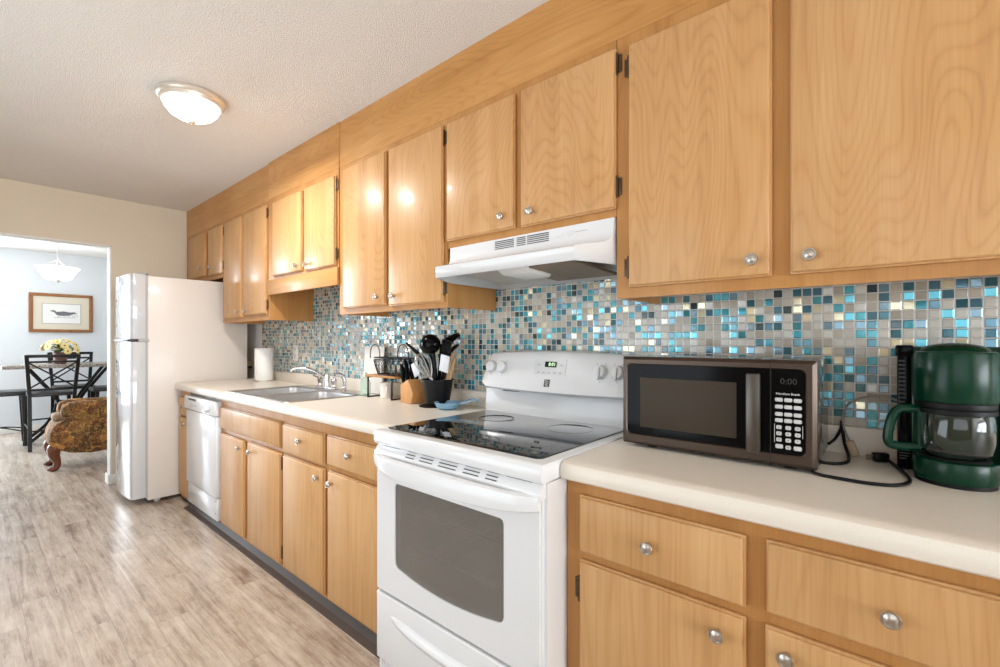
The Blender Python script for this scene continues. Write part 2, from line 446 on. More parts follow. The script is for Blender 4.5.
def floral():
    g = G('floral_upholstery')
    v = g.n('ShaderNodeTexVoronoi'); g.put(v.inputs['Vector'], g.vmath('ADD', g.pos(), g.vscale(g.n('ShaderNodeTexNoise').outputs[1], 0.06))); v.inputs['Scale'].default_value = 13.0
    n = g.noise(g.pos(), 34.0, 4.0, 0.7, 1.2)
    base = g.ramp(n, [(0.34, lin(38, 26, 16)), (0.45, lin(104, 64, 30)), (0.54, lin(166, 116, 56)), (0.64, lin(214, 176, 108))])
    fc = g.ramp(g.sep(v.outputs['Color'])[0], [(0.0, lin(96, 58, 30)), (0.30, lin(34, 32, 20)), (0.52, lin(176, 124, 62)), (0.72, lin(66, 40, 22)), (0.88, lin(120, 96, 50))], 'CONSTANT')
    g.set(Base_Color=g.mix(0.58, base, fc), Roughness=0.85, Normal=g.bump(n, 0.3, 0.004)); return g.m
M_floral = floral()
def glass(name, col, rough=0.02, ior=1.45, trans=1.0):
    g = G(name); g.set(Base_Color=col, Roughness=rough); g.p.inputs['Transmission Weight'].default_value = trans; g.p.inputs['IOR'].default_value = ior; return g.m
M_glass = glass('clear_glass', (0.92, 0.93, 0.92, 1))
M_soap = glass('green_soap_bottle', lin(222, 242, 232), 0.05, 1.12, 1.0)
M_lens = plain('white_lamp_cover', lin(236, 236, 232), 0.3)
def pane():
    g = G('oven_window_glass'); t = g.t
    dots = g.noise(g.pos(), 900.0, 1.0)
    g.set(Base_Color=g.mix(dots, lin(118, 113, 107), lin(140, 134, 127)), Roughness=0.1)
    g.p.inputs['Coat Weight'].default_value = 0.5; g.p.inputs['Coat Roughness'].default_value = 0.03
    g.p.inputs['Alpha'].default_value = 0.58
    return g.m
M_pane = pane()
M_bowl = emit('lit_frosted_bowl', (1.0, 0.95, 0.87, 1), 5.0)
M_pendant = emit('lit_pendant_glass', (1.0, 0.99, 0.96, 1), 1.6)
M_digit = emit('green_digits', (0.45, 1.0, 0.35, 1), 1.2)
M_dimdigit = plain('dim_digits', lin(46, 42, 40), 0.4)

# ------------------------------------------------------------------ the setting
ZC = 2.49
struct('floor', MB().box(-9.1, 5.3, -4.0, 1.3, -0.06, 0.0), M_floor)
struct('ceiling', MB().box(-9.1, 5.3, -4.0, 1.3, ZC, ZC + 0.06), M_ceil)
struct('wall_right', MB().box(-5.158, 2.5, 0.0, 0.1, 0.0, ZC), M_white_wall)
wf = MB().box(-5.272, -5.158, -0.885, 0.1, 0, ZC).box(-5.272, -5.158, -2.35, -0.885, 2.076, ZC).box(-5.272, -5.158, -2.85, -2.35, 0, ZC)
struct('wall_far', wf, M_tan)
# opposite wall: window behind the photographer, plus an opening added for the frontal fill
wl = MB().box(-5.272, -2.80, -2.95, -2.82, 0, ZC).box(-1.0, -0.25, -2.95, -2.82, 0, ZC).box(-2.80, -1.0, -2.95, -2.82, 2.1, ZC).box(1.65, 2.5, -2.95, -2.82, 0, ZC).box(-0.25, 1.65, -2.95, -2.82, 0, 0.85).box(-0.25, 1.65, -2.95, -2.82, 2.15, ZC)
struct('wall_left', wl, M_taupe)
struct('fill_opening_frame', MB().box(-2.80, -2.73, -2.92, -2.84, 0, 2.1).box(-1.07, -1.0, -2.92, -2.84, 0, 2.1).box(-1.94, -1.86, -2.92, -2.84, 0, 2.1).box(-2.80, -1.0, -2.92, -2.84, 2.03, 2.1).box(-2.80, -1.0, -2.92, -2.84, 0, 0.08), M_trim)  # added frame around the opening made for the frontal fill
wn_ = MB().box(-0.25, 1.65, -2.90, -2.84, 0.85, 0.90).box(-0.25, 1.65, -2.90, -2.84, 2.10, 2.15).box(-0.25, -0.20, -2.90, -2.84, 0.9, 2.1).box(1.60, 1.65, -2.90, -2.84, 0.9, 2.1).box(0.68, 0.72, -2.90, -2.84, 0.9, 2.1)
struct('window_1', wn_, M_trim)
# living-room end behind the camera: a wall with a wide cased opening
struct('wall_near', MB().box(2.40, 2.5, -2.82, -2.6, 0, ZC).box(2.40, 2.5, -0.3, 0.0, 0, ZC).box(2.40, 2.5, -2.6, -0.3, 2.42, ZC), M_white_wall)
struct('wall_living', MB().box(2.5, 5.3, -3.3, -3.2, 0, ZC).box(2.5, 5.3, 0.6, 0.7, 0, ZC).box(5.2, 5.3, -3.2, 0.6, 2.38, ZC).box(5.2, 5.3, -3.2, -2.98, 0, 2.38).box(5.2, 5.3, 0.08, 0.6, 0, 2.38), M_white_wall)
# dining room shell
wd = MB().box(-9.1, -8.99, -4.0, -3.6, 0, ZC).box(-9.1, -8.99, -1.9, 1.3, 0, ZC).box(-9.1, -8.99, -3.6, -1.9, 2.4, ZC).box(-9.1, -8.99, -3.6, -1.9, 0, 0.3)
struct('wall_dining_far', wd, M_blue_wall)
struct('wall_dining_left', MB().box(-8.99, -5.272, -4.0, -3.9, 0, ZC), M_blue_wall)
struct('wall_dining_right', MB().box(-8.99, -5.272, 1.2, 1.3, 0, ZC), M_blue_wall)
wn2 = MB().box(-9.05, -9.0, -3.6, -3.54, 0.3, 2.4).box(-9.05, -9.0, -1.96, -1.9, 0.3, 2.4).box(-9.05, -9.0, -2.79, -2.71, 0.3, 2.4).box(-9.05, -9.0, -3.6, -1.9, 0.3, 0.36).box(-9.05, -9.0, -3.6, -1.9, 2.34, 2.4)
struct('window_2', wn2, M_trim)
# trim: white lining of the doorway, baseboards
struct('trim_1', MB().box(-5.276, -5.154, -0.897, -0.884, 0.0, 2.076, 0.002).box(-5.276, -5.154, -2.35, -0.884, 2.064, 2.077, 0.002), M_trim)
struct('baseboard_far', MB().box(-5.158, -5.142, -0.90, -0.02, 0, 0.085, 0.004).box(-5.278, -5.142, -0.912, -0.897, 0, 0.085, 0.004), M_trim)
struct('baseboard_dining', MB().box(-8.99, -8.975, -1.9, 1.2, 0, 0.09, 0.004), M_trim)
struct('baseboard_right', MB().box(-5.15, -4.26, -0.014, 0.0, 0, 0.085, 0.003), M_trim)

# mosaic backsplash (slab over the wall)
tl_ = MB().box(-4.22, 1.2, -0.008, 0.0, 0.90, 1.66)
solo('tile_backsplash', tl_, M_tile, 'teal, grey and cream glass mosaic tile covering the wall above the counters', 'tile wall')

# ------------------------------------------------------------------ cabinet hardware
kb = MB().lathe([(0.0, 0.0), (0.008, 0.0), (0.006, -0.008), (0.0075, -0.013), (0.0150, -0.017), (0.0162, -0.0205), (0.0150, -0.0235), (0.0128, -0.0235), (0.0118, -0.0215), (0.006, -0.0245), (0.0, -0.0258)], (0, 0, 0), 'y', 24)
KNOB = kb.mesh('knob'); KNOB.materials.append(M_nickel)
hg = MB().box(-0.008, 0.004, -0.004, 0.0, -0.028, 0.028, 0.0015).tube([(0.0065, -0.006, -0.03), (0.0065, -0.006, 0.03)], 0.0042, 8)
hg.ball((0.0065, -0.006, 0.033), 0.004, 0.004, 0.004, 8).ball((0.0065, -0.006, -0.033), 0.004, 0.004, 0.004, 8)
for zz in (-0.018, 0.0, 0.018): hg.ball((-0.003, -0.0045, zz), 0.003, 0.0018, 0.003, 8)
HINGE = hg.mesh('hinge'); HINGE.materials.append(M_hinge)

def slab(x0, x1, yf, z0, z1, th=0.019):
    # lipped slab: a back layer and a proud rounded face
    m = MB().box(x0, x1, yf + 0.009, yf + th, z0, z1, 0.0025, 2)
    m.box(x0 + 0.0045, x1 - 0.0045, yf, yf + 0.012, z0 + 0.0045, z1 - 0.0045, 0.005, 3)
    return m
def add_door(t, x0, x1, yf, z0, z1, knob=None, hinge=None, hz=None, name='door', mat=None):
    d = part(name, slab(x0, x1, yf, z0, z1), mat or M_door, t)
    if knob: shared('knob', KNOB, d, (knob[0], yf, knob[1]))
    if hinge:
        hz = hz or (z0 + 0.065, z1 - 0.055)
        for z in hz:
            if hinge == 'r': shared('hinge', HINGE, d, (x1 + 0.008, yf + 0.0185, z), (0, PI, 0)) if False else shared('hinge', HINGE, d, (x1 + 0.009, yf + 0.0185, z), (0, 0, 0)).__setattr__('scale', (-1, 1, 1))
            else: shared('hinge', HINGE, d, (x0 - 0.009, yf + 0.0185, z))
    return d

YU, YUD = -0.325, -0.345     # upper frame plane, upper door plane
def upper(label, x0, x1, z0, z1, skirt=0.03, yf=YU):
    t = thing('wall_cabinet', label, 'cabinet', ((x0 + x1) / 2, -0.009, z0))
    m = MB().box(x0, x1, yf, -0.009, z0 + skirt, z1)
    m.box(x0, x1, yf, yf + 0.02, z0, z0 + skirt)
    m.box(x0, x0 + 0.016, yf + 0.02, -0.009, z0, z0 + skirt).box(x1 - 0.016, x1, yf + 0.02, -0.009, z0, z0 + skirt)
    part('body', m, M_frame, t)
    return t
# above the fridge
t = upper('short maple wall cabinet with two doors above the white refrigerator', -5.15, -4.205, 1.775, 2.232)
add_door(t, -5.045, -4.583, YUD, 1.818, 2.205, (-4.684, 1.895)); add_door(t, -4.507, -4.172, YUD, 1.806, 2.205, (-4.425, 1.88), 'r')
# tall pair beside the fridge
t = upper('tall two-door maple wall cabinet between the fridge cabinet and the sink cabinet', -4.203, -3.300, 1.395, 2.232)
add_door(t, -4.13, -3.775, YUD, 1.428, 2.205, (-3.83, 1.472)); add_door(t, -3.738, -3.338, YUD, 1.438, 2.205, (-3.68, 1.472), 'r')
# over the sink with valance
YS = -0.337
t = upper('short two-door maple wall cabinet over the sink with a valance board below', -3.298, -2.376, 1.655, 2.232, 0.012, yf=YS)
add_door(t, -3.200, -2.790, YS - 0.02, 1.685, 2.192, (-2.838, 1.722)); add_door(t, -2.752, -2.394, YS - 0.02, 1.679, 2.192, (-2.712, 1.718), 'r')
part('valance', MB().box(-3.298, -2.376, YS - 0.012, YS + 0.006, 1.566, 1.668, 0.003), M_frameH, t)
# tall pair left of hood
YL = -0.332
t = upper('tall two-door maple wall cabinet left of the range hood, lamp glare on its doors', -2.374, -1.482, 1.398, 2.232, yf=YL)
add_door(t, -2.318, -1.922, YUD - 0.007, 1.428, 2.205, (-1.982, 1.472)); add_door(t, -1.893, -1.501, YUD - 0.007, 1.422, 2.202, (-1.848, 1.470), 'r')
# over the hood
t = upper('two-door maple wall cabinet directly above the white range hood', -1.480, -0.679, 1.654, 2.232, 0.012, yf=YL)
add_door(t, -1.474, -1.094, YUD - 0.007, 1.684, 2.200, (-1.150, 1.733)); add_door(t, -1.065, -0.676, YUD - 0.007, 1.680, 2.200, (-1.009, 1.728), 'r', (1.751, 2.150))
# right of hood, over microwave and coffee maker
t = upper('wide two-door maple wall cabinet above the microwave and the coffee maker', -0.677, 0.262, 1.388, 2.232, yf=YL)
add_door(t, -0.632, -0.235, YUD - 0.007, 1.420, 2.190, (-0.278, 1.465), 'l', (1.485, 2.125)); add_door(t, -0.194, 0.225, YUD - 0.007, 1.420, 2.190, (-0.151, 1.463))
t = upper('maple wall cabinet past the coffee maker at the right end', 0.264, 1.15, 1.388, 2.232, yf=YL)
add_door(t, 0.30, 0.69, YUD - 0.007, 1.420, 2.190); add_door(t, 0.725, 1.11, YUD - 0.007, 1.420, 2.190)
# plywood boxing between cabinets and ceiling
struct('trim_2', MB().box(-5.155, -3.300, YU - 0.002, -0.009, 2.2325, ZC), M_soffit)
struct('trim_3', MB().box(-3.299, -2.3765, YS - 0.0005, -0.009, 2.2325, ZC), M_soffit)
struct('trim_8', MB().box(-3.312, -3.3005, YU - 0.006, YU - 0.0005, 1.40, ZC), M_frame)
struct('trim_4', MB().box(-2.376, 1.15, YL - 0.0005, -0.009, 2.2325, ZC), M_soffit)

# ------------------------------------------------------------------ base cabinets
YB, YBD = -0.607, -0.627
ZT = 0.866
def base_unit(label, x0, x1, z0=0.03):
    t = thing('base_cabinet', label, 'cabinet', ((x0 + x1) / 2, -0.3, 0))
    m = MB().box(x0, x1, YB, YB + 0.02, z0, ZT).box(x0, x0 + 0.018, YB + 0.02, -0.03, z0, ZT).box(x1 - 0.018, x1, YB + 0.02, -0.03, z0, ZT)
    m.box(x0 + 0.018, x1 - 0.018, YB + 0.02, -0.03, z0, z0 + 0.02).box(x0, x1, -0.03, -0.012, z0, ZT)
    part('body', m, M_frame, t)
    part('toe_kick', MB().box(x0, x1, YB + 0.006, YB + 0.03, 0.0, z0), M_toe, t)
    return t
def front(t, x0, x1, z0, z1, knob=None, name='drawer', hinge=None, hz=None):
    return add_door(t, x0, x1, YBD, z0, z1, knob, hinge, hz, name, M_front)
t = base_unit('narrow maple base cabinet squeezed between fridge and dishwasher', -4.255, -4.012)
front(t, -4.245, -4.03, 0.675, 0.815, (-4.135, 0.745)); front(t, -4.245, -4.03, 0.055, 0.66, (-4.11, 0.61), 'door')
t = base_unit('maple sink base cabinet with a blank false drawer front and two doors', -3.372, -2.458)
front(t, -3.352, -2.472, 0.676, 0.818, None, 'false_drawer_front')
front(t, -3.344, -2.964, 0.056, 0.645, (-3.011, 0.597), 'door'); front(t, -2.903, -2.472, 0.056, 0.650, (-2.842, 0.600), 'door', 'r')
t = base_unit('maple base cabinet with two drawers over two doors, left of the stove', -2.456, -1.466)
front(t, -2.442, -2.016, 0.664, 0.812, (-2.238, 0.750)); front(t, -1.986, -1.50, 0.675, 0.815, (-1.786, 0.750))
front(t, -2.438, -2.016, 0.055, 0.650, (-2.065, 0.602), 'door'); front(t, -1.978, -1.50, 0.054, 0.650, (-1.940, 0.598), 'door')
t = base_unit('maple base cabinet with drawers and doors right of the stove, under the microwave', -0.693, 0.27)
front(t, -0.648, -0.237, 0.674, 0.830, (-0.448, 0.750)); front(t, -0.198, 0.235, 0.680, 0.834, (0.001, 0.756))
front(t, -0.648, -0.237, 0.055, 0.654, (-0.290, 0.605), 'door', 'l', (0.15, 0.57)); front(t, -0.200, 0.235, 0.055, 0.654, (-0.160, 0.611), 'door')
t = base_unit('maple base cabinet at the far right end beyond the drawers', 0.272, 1.15)
front(t, 0.30, 0.69, 0.674, 0.830); front(t, 0.72, 1.12, 0.674, 0.830); front(t, 0.30, 0.69, 0.055, 0.654, None, 'door'); front(t, 0.72, 1.12, 0.055, 0.654, None, 'door')
# dark flared strip along the floor under the cabinets
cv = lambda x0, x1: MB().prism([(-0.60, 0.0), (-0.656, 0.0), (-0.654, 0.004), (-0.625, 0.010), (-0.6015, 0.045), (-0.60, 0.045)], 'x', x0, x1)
struct('dark_strip_cabinets', cv(-4.01, -1.47), M_toe)

# ------------------------------------------------------------------ countertops
CT = 0.918
nose = [(-0.60, 0.868), (-0.636, 0.868), (-0.6425, 0.873), (-0.6445, 0.884), (-0.644, 0.900), (-0.638, 0.912), (-0.626, CT), (-0.60, CT)]
m = MB().prism(nose, 'x', -4.268, -1.464)
SX0, SX1, SY0, SY1 = -3.255, -2.465, -0.588, -0.085      # sink cut-out
m.box(-4.268, SX0, -0.60, -0.009, 0.868, CT).box(SX1, -1.464, -0.60, -0.009, 0.868, CT)
m.box(SX0, SX1, -0.60, SY0, 0.868, CT).box(SX0, SX1, SY1, -0.009, 0.868, CT)
t = thing('countertop', 'long cream laminate countertop holding the sink, left of the stove', 'countertop', (-2.86, -0.3, 0.868))
part('slab', m, M_counter, t)
struct('trim_6', MB().box(-4.10, -1.464, -0.028, -0.009, CT, 0.995, 0.003), M_counter)
t = thing('countertop', 'cream laminate countertop under microwave and coffee maker', 'countertop', (0.2, -0.3, 0.868))
part('slab', MB().prism(nose, 'x', -0.693, 1.16).box(-0.693, 1.16, -0.60, -0.009, 0.868, CT), M_counter, t)
struct('trim_7', MB().box(-0.693, 1.16, -0.028, -0.009, CT, 0.999, 0.003), M_counter)

# ------------------------------------------------------------------ sink and faucet
def rrect(x0, x1, y0, y1, z, r, n=5):
    pts = []
    for cx, cy, a0 in ((x1 - r, y1 - r, 0), (x0 + r, y1 - r, PI / 2), (x0 + r, y0 + r, PI), (x1 - r, y0 + r, 1.5 * PI)):
        for k in range(n + 1):
            a = a0 + (PI / 2) * k / n; pts.append((cx + r * math.cos(a), cy + r * math.sin(a), z))
    return pts
t = thing('kitchen_sink', 'double-bowl stainless steel sink set in the long countertop', 'sink', (-2.85, -0.31, CT))
b = MB()
# rim plate with bowls as lofts
b.loft([rrect(-3.285, -2.432, -0.618, -0.052, CT, 0.04), rrect(-3.281, -2.436, -0.614, -0.056, CT + 0.006, 0.038), rrect(-3.262, -2.455, -0.595, -0.075, CT + 0.003, 0.03)], cap=False)
part('rim', b, M_steel, t)
mid = -2.85
def bowl(x0, x1):
    m = MB(); y0, y1 = -0.576, -0.165
    rings = [rrect(x0 - 0.012, x1 + 0.012, y0 - 0.012, y1 + 0.012, CT + 0.0035, 0.06), rrect(x0, x1, y0, y1, CT - 0.002, 0.06), rrect(x0 + 0.012, x1 - 0.012, y0 + 0.012, y1 - 0.012, CT - 0.12, 0.06),
             rrect(x0 + 0.04, x1 - 0.04, y0 + 0.04, y1 - 0.04, CT - 0.155, 0.05), rrect(x0 + 0.15, x1 - 0.15, y0 + 0.15, y1 - 0.15, CT - 0.16, 0.02)]
    m.loft(rings, cap=False); m.lathe([(0.0, -0.002), (0.03, -0.002), (0.042, 0.003), (0.045, 0.0)], ((x0 + x1) / 2, (y0 + y1) / 2, CT - 0.158))
    return m
part('bowl', bowl(-3.245, -2.880), M_steel, t); part('bowl', bowl(-2.835, -2.475), M_steel, t)
dk = MB().box(-3.265, -2.45, -0.152, -0.066, CT + 0.001, CT + 0.004).box(-2.868, -2.847, -0.57, -0.15, CT + 0.001, CT + 0.0045).box(-3.268, -3.256, -0.60, -0.15, CT + 0.001, CT + 0.004).box(-2.463, -2.448, -0.60, -0.15, CT + 0.001, CT + 0.004).box(-3.268, -2.448, -0.604, -0.587, CT + 0.001, CT + 0.004)
part('deck', dk, M_steel, t)
t = thing('faucet', 'chrome two-handle faucet with a long low spout over the sink', 'faucet', (-2.93, -0.10, CT + 0.004))
ZD = CT + 0.004
part('base_plate', MB().prism([(-3.03 + 0.02 * math.cos(a) * 1.0 if math.cos(a) < 0 else -2.83 + 0.02 * math.cos(a), -0.105 + 0.028 * math.sin(a)) for a in [2 * PI * k / 24 for k in range(24)]], 'z', ZD, ZD + 0.014, 0.004), M_chrome, t)
part('spout', MB().lathe([(0.0, 0.10), (0.016, 0.098), (0.02, 0.085), (0.02, 0.02), (0.024, 0.0)], (-2.93, -0.105, ZD + 0.012)).tube([(-2.93, -0.105, ZD + 0.07), (-2.95, -0.125, ZD + 0.085), (-2.985, -0.165, ZD + 0.118), (-3.03, -0.21, ZD + 0.138), (-3.07, -0.25, ZD + 0.142), (-3.09, -0.268, ZD + 0.132), (-3.095, -0.272, ZD + 0.118)], 0.0105, 12, smooth=5), M_chrome, t)
for hx, dx in ((-3.02, -1), (-2.84, 1)):
    h = MB().lathe([(0.0, 0.062), (0.014, 0.06), (0.021, 0.05), (0.018, 0.03), (0.015, 0.012), (0.02, 0.0)], (hx, -0.105, ZD + 0.012), seg=20)
    h.ribbon([(hx, -0.105, ZD + 0.066), (hx + dx * 0.02, -0.115, ZD + 0.074), (hx + dx * 0.05, -0.13, ZD + 0.086)], 0.014, 0.008, smooth=3)
    part('handle', h, M_chrome, t)
t = thing('side_sprayer', 'chrome side sprayer standing on the sink deck right of the faucet', 'sprayer', (-2.70, -0.11, ZD))
part('holder', MB().lathe([(0.0, 0.03), (0.014, 0.03), (0.016, 0.012), (0.024, 0.0)], (-2.70, -0.11, ZD), seg=18), M_chrome, t)
part('head', MB().tube([(-2.70, -0.11, ZD + 0.02), (-2.70, -0.11, ZD + 0.07), (-2.71, -0.122, ZD + 0.10), (-2.73, -0.15, ZD + 0.11)], [0.012, 0.013, 0.014, 0.011], 12, smooth=4), M_chrome, t)
# green soap bottle
t = thing('soap_bottle', 'small translucent green soap bottle on the counter right of the sink', 'bottle', (-2.47, -0.10, CT))
part('bottle', MB().lathe([(0.0, 0.0), (0.028, 0.0), (0.031, 0.006), (0.031, 0.075), (0.024, 0.095), (0.011, 0.108), (0.011, 0.118)], (-2.40, -0.15, CT + 0.001), seg=24), M_soap, t)
part('cap', MB().lathe([(0.0, 0.14), (0.009, 0.14), (0.012, 0.132), (0.0125, 0.117), (0.0, 0.117)], (-2.40, -0.15, CT + 0.001), seg=18), plain('pale_cap', lin(214, 226, 220), 0.4), t)

# ------------------------------------------------------------------ paper towel, outlets, plug by the fridge
px_, py_ = -3.92, -0.115
t = thing('paper_towel_roll', 'white paper towel roll standing on the counter beside the fridge', 'paper towel', (px_, py_, CT))
part('roll', MB().lathe([(0.018, 0.270), (0.068, 0.270), (0.070, 0.267), (0.070, 0.012), (0.068, 0.009), (0.018, 0.009)], (px_, py_, CT), seg=40), M_paper, t)
part('stand', MB().lathe([(0.0, 0.0), (0.078, 0.0), (0.078, 0.006), (0.07, 0.009), (0.0, 0.009)], (px_, py_, CT), seg=36).tube([(px_, py_, CT + 0.005), (px_, py_, CT + 0.278)], 0.006, 8).ball((px_, py_, CT + 0.281), 0.010, 0.010, 0.010, 12), M_nickel, t)
t = thing('wall_outlet', 'white double outlet plate set in the tile above the sink', 'outlet', (-3.585, -0.008, 1.15))
part('plate', MB().box(-3.625, -3.545, -0.014, -0.008, 1.09, 1.215, 0.003), M_outlet, t)
for z in (1.125, 1.18):
    s_ = part('socket', MB().box(-3.602, -3.568, -0.0175, -0.013, z - 0.017, z + 0.017, 0.004, 3), M_app_dim, t)
    part('slots', MB().box(-3.593, -3.590, -0.0185, -0.017, z - 0.004, z + 0.009).box(-3.580, -3.577, -0.0185, -0.017, z - 0.004, z + 0.009), M_print, s_)
t = thing('power_adapter', 'beige plug adapter on the wall between fridge and paper towels', 'plug', (-4.52, -0.02, 1.04))
part('body', MB().prism([(-4.59, 1.015), (-4.44, 1.015), (-4.455, 1.065), (-4.55, 1.07)], 'y', -0.05, 0.0, 0.006), M_beige, t)
part('prongs', MB().box(-4.57, -4.46, -0.04, 0.0, 1.0, 1.016, 0.002), M_black, t)

# ------------------------------------------------------------------ refrigerator
FX0, FX1 = -4.87, -4.30
t = thing('refrigerator', 'tall almond white refrigerator with a freezer on top at the kitchen end', 'refrigerator', ((FX0 + FX1) / 2, -0.45, 0))
b = MB().box(FX0, FX1, -0.81, -0.10, 0.03, 1.745, 0.006)
for x in (FX0 + 0.06, FX1 - 0.06):
    for y in (-0.74, -0.16): b.lathe([(0.02, 0.0), (0.02, 0.032)], (x, y, 0), seg=12)
part('body', b, M_app_warm, t)
def fdoor(z0, z1, top):
    n = 16; pts = [(FX1 - 0.002, -0.822), (FX1 - 0.002, -0.902)]
    for k in range(1, n):
        f = k / n; pts.append((FX1 + (FX0 - FX1) * f, -0.903 - 0.024 * (1 - (2 * f - 1) ** 2) ** 0.7))
    pts += [(FX0 + 0.002, -0.902), (FX0 + 0.002, -0.822)]
    return MB().prism(pts, 'z', z0, z1, 0.004)
d1 = part('freezer_door', fdoor(1.262, 1.755, True), M_fridge_door, t)
d2 = part('fridge_door', fdoor(0.055, 1.240, False), M_fridge_door, t)
part('gasket', MB().box(FX0 + 0.01, FX1 - 0.01, -0.824, -0.808, 0.06, 1.745), M_groove, t)
part('handle_trim', MB().box(FX0 + 0.02, FX1 - 0.05, -0.905, -0.83, 1.241, 1.261).tube([(FX0 + 0.05, -0.915, 1.251), (-4.74, -0.932, 1.251), (-4.60, -0.938, 1.251), (-4.46, -0.932, 1.251), (-4.37, -0.914, 1.251)], 0.009, 8, smooth=4), plain('dark_handle_trim', lin(70, 66, 64), 0.3, metal=0.5), t)
part('hinge', MB().box(FX1 - 0.05, FX1 + 0.001, -0.87, -0.80, 1.7555, 1.764, 0.003), M_groove, t); part('hinge', MB().box(FX1 - 0.035, FX1 + 0.002, -0.865, -0.80, 1.2405, 1.2615, 0.002), M_groove, t)
part('grille', MB().box(FX0 + 0.02, FX1 - 0.02, -0.80, -0.79, 0.012, 0.05), M_dark, t)

# ------------------------------------------------------------------ dishwasher
t = thing('dishwasher', 'white built-in dishwasher between the narrow cabinet and the sink base', 'dishwasher', (-3.69, -0.35, 0))
DX0, DX1 = -4.004, -3.380
part('body', MB().box(DX0 + 0.004, DX1 - 0.004, -0.60, -0.03, 0.03, 0.862), M_groove, t)
dd = part('door', MB().box(DX0 + 0.002, DX1 - 0.002, -0.640, -0.602, 0.205, 0.742, 0.006), M_app, t)
pn = part('control_panel', MB().prism([(-0.602, 0.745), (-0.640, 0.745), (-0.652, 0.752), (-0.652, 0.835), (-0.646, 0.845), (-0.602, 0.845)], 'x', DX0 + 0.002, DX1 - 0.002, 0.003), M_app, t)
part('kick_plate', MB().box(DX0 + 0.006, DX1 - 0.006, -0.632, -0.602, 0.052, 0.198, 0.004), M_app, t)
part('latch', MB().box(-3.90, -3.74, -0.6545, -0.650, 0.818, 0.832, 0.002), M_slot, pn, 'grey latch slot')
bt = MB()
for k in range(4): bt.box(-3.87 + 0.035 * k, -3.845 + 0.035 * k, -0.6545, -0.651, 0.780, 0.790, 0.001)
part('buttons', bt, M_groove, pn)
part('dial', MB().lathe([(0.0, -0.024), (0.016, -0.024), (0.02, -0.02), (0.022, 0.0)], (-3.49, -0.652, 0.79), 'y', 24).box(-3.493, -3.487, -0.678, -0.674, 0.775, 0.805), M_app_dim, pn)
part('screws', MB().ball((DX0 + 0.03, -0.632, 0.18), 0.004, 0.003, 0.004, 8).ball((DX1 - 0.03, -0.632, 0.18), 0.004, 0.003, 0.004, 8).ball((DX1 - 0.03, -0.632, 0.10), 0.004, 0.003, 0.004, 8), M_slot, t)
part('brackets', MB().box(-3.95, -3.90, -0.63, -0.60, 0.8625, 0.8675).box(-3.48, -3.43, -0.63, -0.60, 0.8625, 0.8675), M_dark, t)
struct('trim_5', MB().box(-4.01, -3.374, -0.60, -0.58, 0.0, 0.05), M_toe)

# ------------------------------------------------------------------ stove
RX0, RX1 = -1.460, -0.697
t = thing('electric_range', 'white electric range with a black glass cooktop between the counters', 'stove', (-1.07, -0.36, 0))
b = MB().box(RX0, RX0 + 0.012, -0.660, -0.03, 0.02, 0.868).box(RX1 - 0.012, RX1, -0.660, -0.03, 0.02, 0.868).box(RX0 + 0.012, RX1 - 0.012, -0.05, -0.03, 0.02, 0.868)
b.box(RX0, RX1, -0.69, -0.05, 0.02, 0.06).box(RX0 + 0.012, RX1 - 0.012, -0.69, -0.05, 0.30, 0.325).box(RX0 + 0.012, RX1 - 0.012, -0.69, -0.05, 0.80, 0.866)
b.box(RX0, RX0 + 0.014, -0.700, -0.66, 0.02, 0.868).box(RX1 - 0.014, RX1, -0.700, -0.66, 0.02, 0.868)
b.box(RX0 + 0.012, RX0 + 0.07, -0.69, -0.05, 0.325, 0.80).box(RX1 - 0.07, RX1 - 0.012, -0.69, -0.05, 0.325, 0.80)
part('body', b, M_app, t)
part('oven_liner', MB().box(RX0 + 0.072, RX1 - 0.072, -0.13, -0.12, 0.33, 0.795).box(RX0 + 0.072, RX0 + 0.076, -0.68, -0.13, 0.33, 0.795).box(RX1 - 0.076, RX1 - 0.072, -0.68, -0.13, 0.33, 0.795).box(RX0 + 0.072, RX1 - 0.072, -0.68, -0.13, 0.327, 0.332), plain('grey_oven_enamel', lin(170, 165, 158), 0.5), t)
for z in (0.50, 0.64):
    r = MB().tube([(RX0 + 0.08, -0.66, z), (RX1 - 0.08, -0.66, z)], 0.004, 6).tube([(RX0 + 0.08, -0.15, z), (RX1 - 0.08, -0.15, z)], 0.004, 6)
    for k in range(16): x = RX0 + 0.09 + k * (RX1 - RX0 - 0.18) / 15; r.tube([(x, -0.66, z), (x, -0.15, z)], 0.0025, 6)
    part('oven_rack', r, M_chrome, t)
# cooktop frame with rounded front, glass inset
fr = MB().prism([(-0.12, 0.885), (-0.716, 0.868), (-0.724, 0.872), (-0.728, 0.884), (-0.727, 0.908), (-0.719, 0.9205), (-0.706, 0.9225), (-0.12, 0.9225)], 'x', RX0, RX1, 0.004)
part('cooktop_frame', fr, M_app, t)
gl = MB().loft([rrect(RX0 + 0.018, RX1 - 0.036, -0.684, -0.128, 0.9205, 0.02), rrect(RX0 + 0.018, RX1 - 0.036, -0.684, -0.128, 0.9245, 0.02), rrect(RX0 + 0.020, RX1 - 0.038, -0.682, -0.130, 0.9255, 0.02)])
g_ = part('glass_top', gl, M_blackglass, t)
el = MB()
for cx, cy, r in ((-1.26, -0.52, 0.085), (-1.26, -0.26, 0.075), (-0.90, -0.26, 0.085), (-0.90, -0.52, 0.105)):
    el.tube([(cx + r * math.cos(a), cy + r * math.sin(a), 0.9255) for a in [2 * PI * k / 40 for k in range(40)]], 0.0003, 4, closed=True)
part('burner_rings', el, M_ring, g_)
part('logo_mark', MB().box(-0.795, -0.775, -0.645, -0.628, 0.9254, 0.9258), M_print, g_)
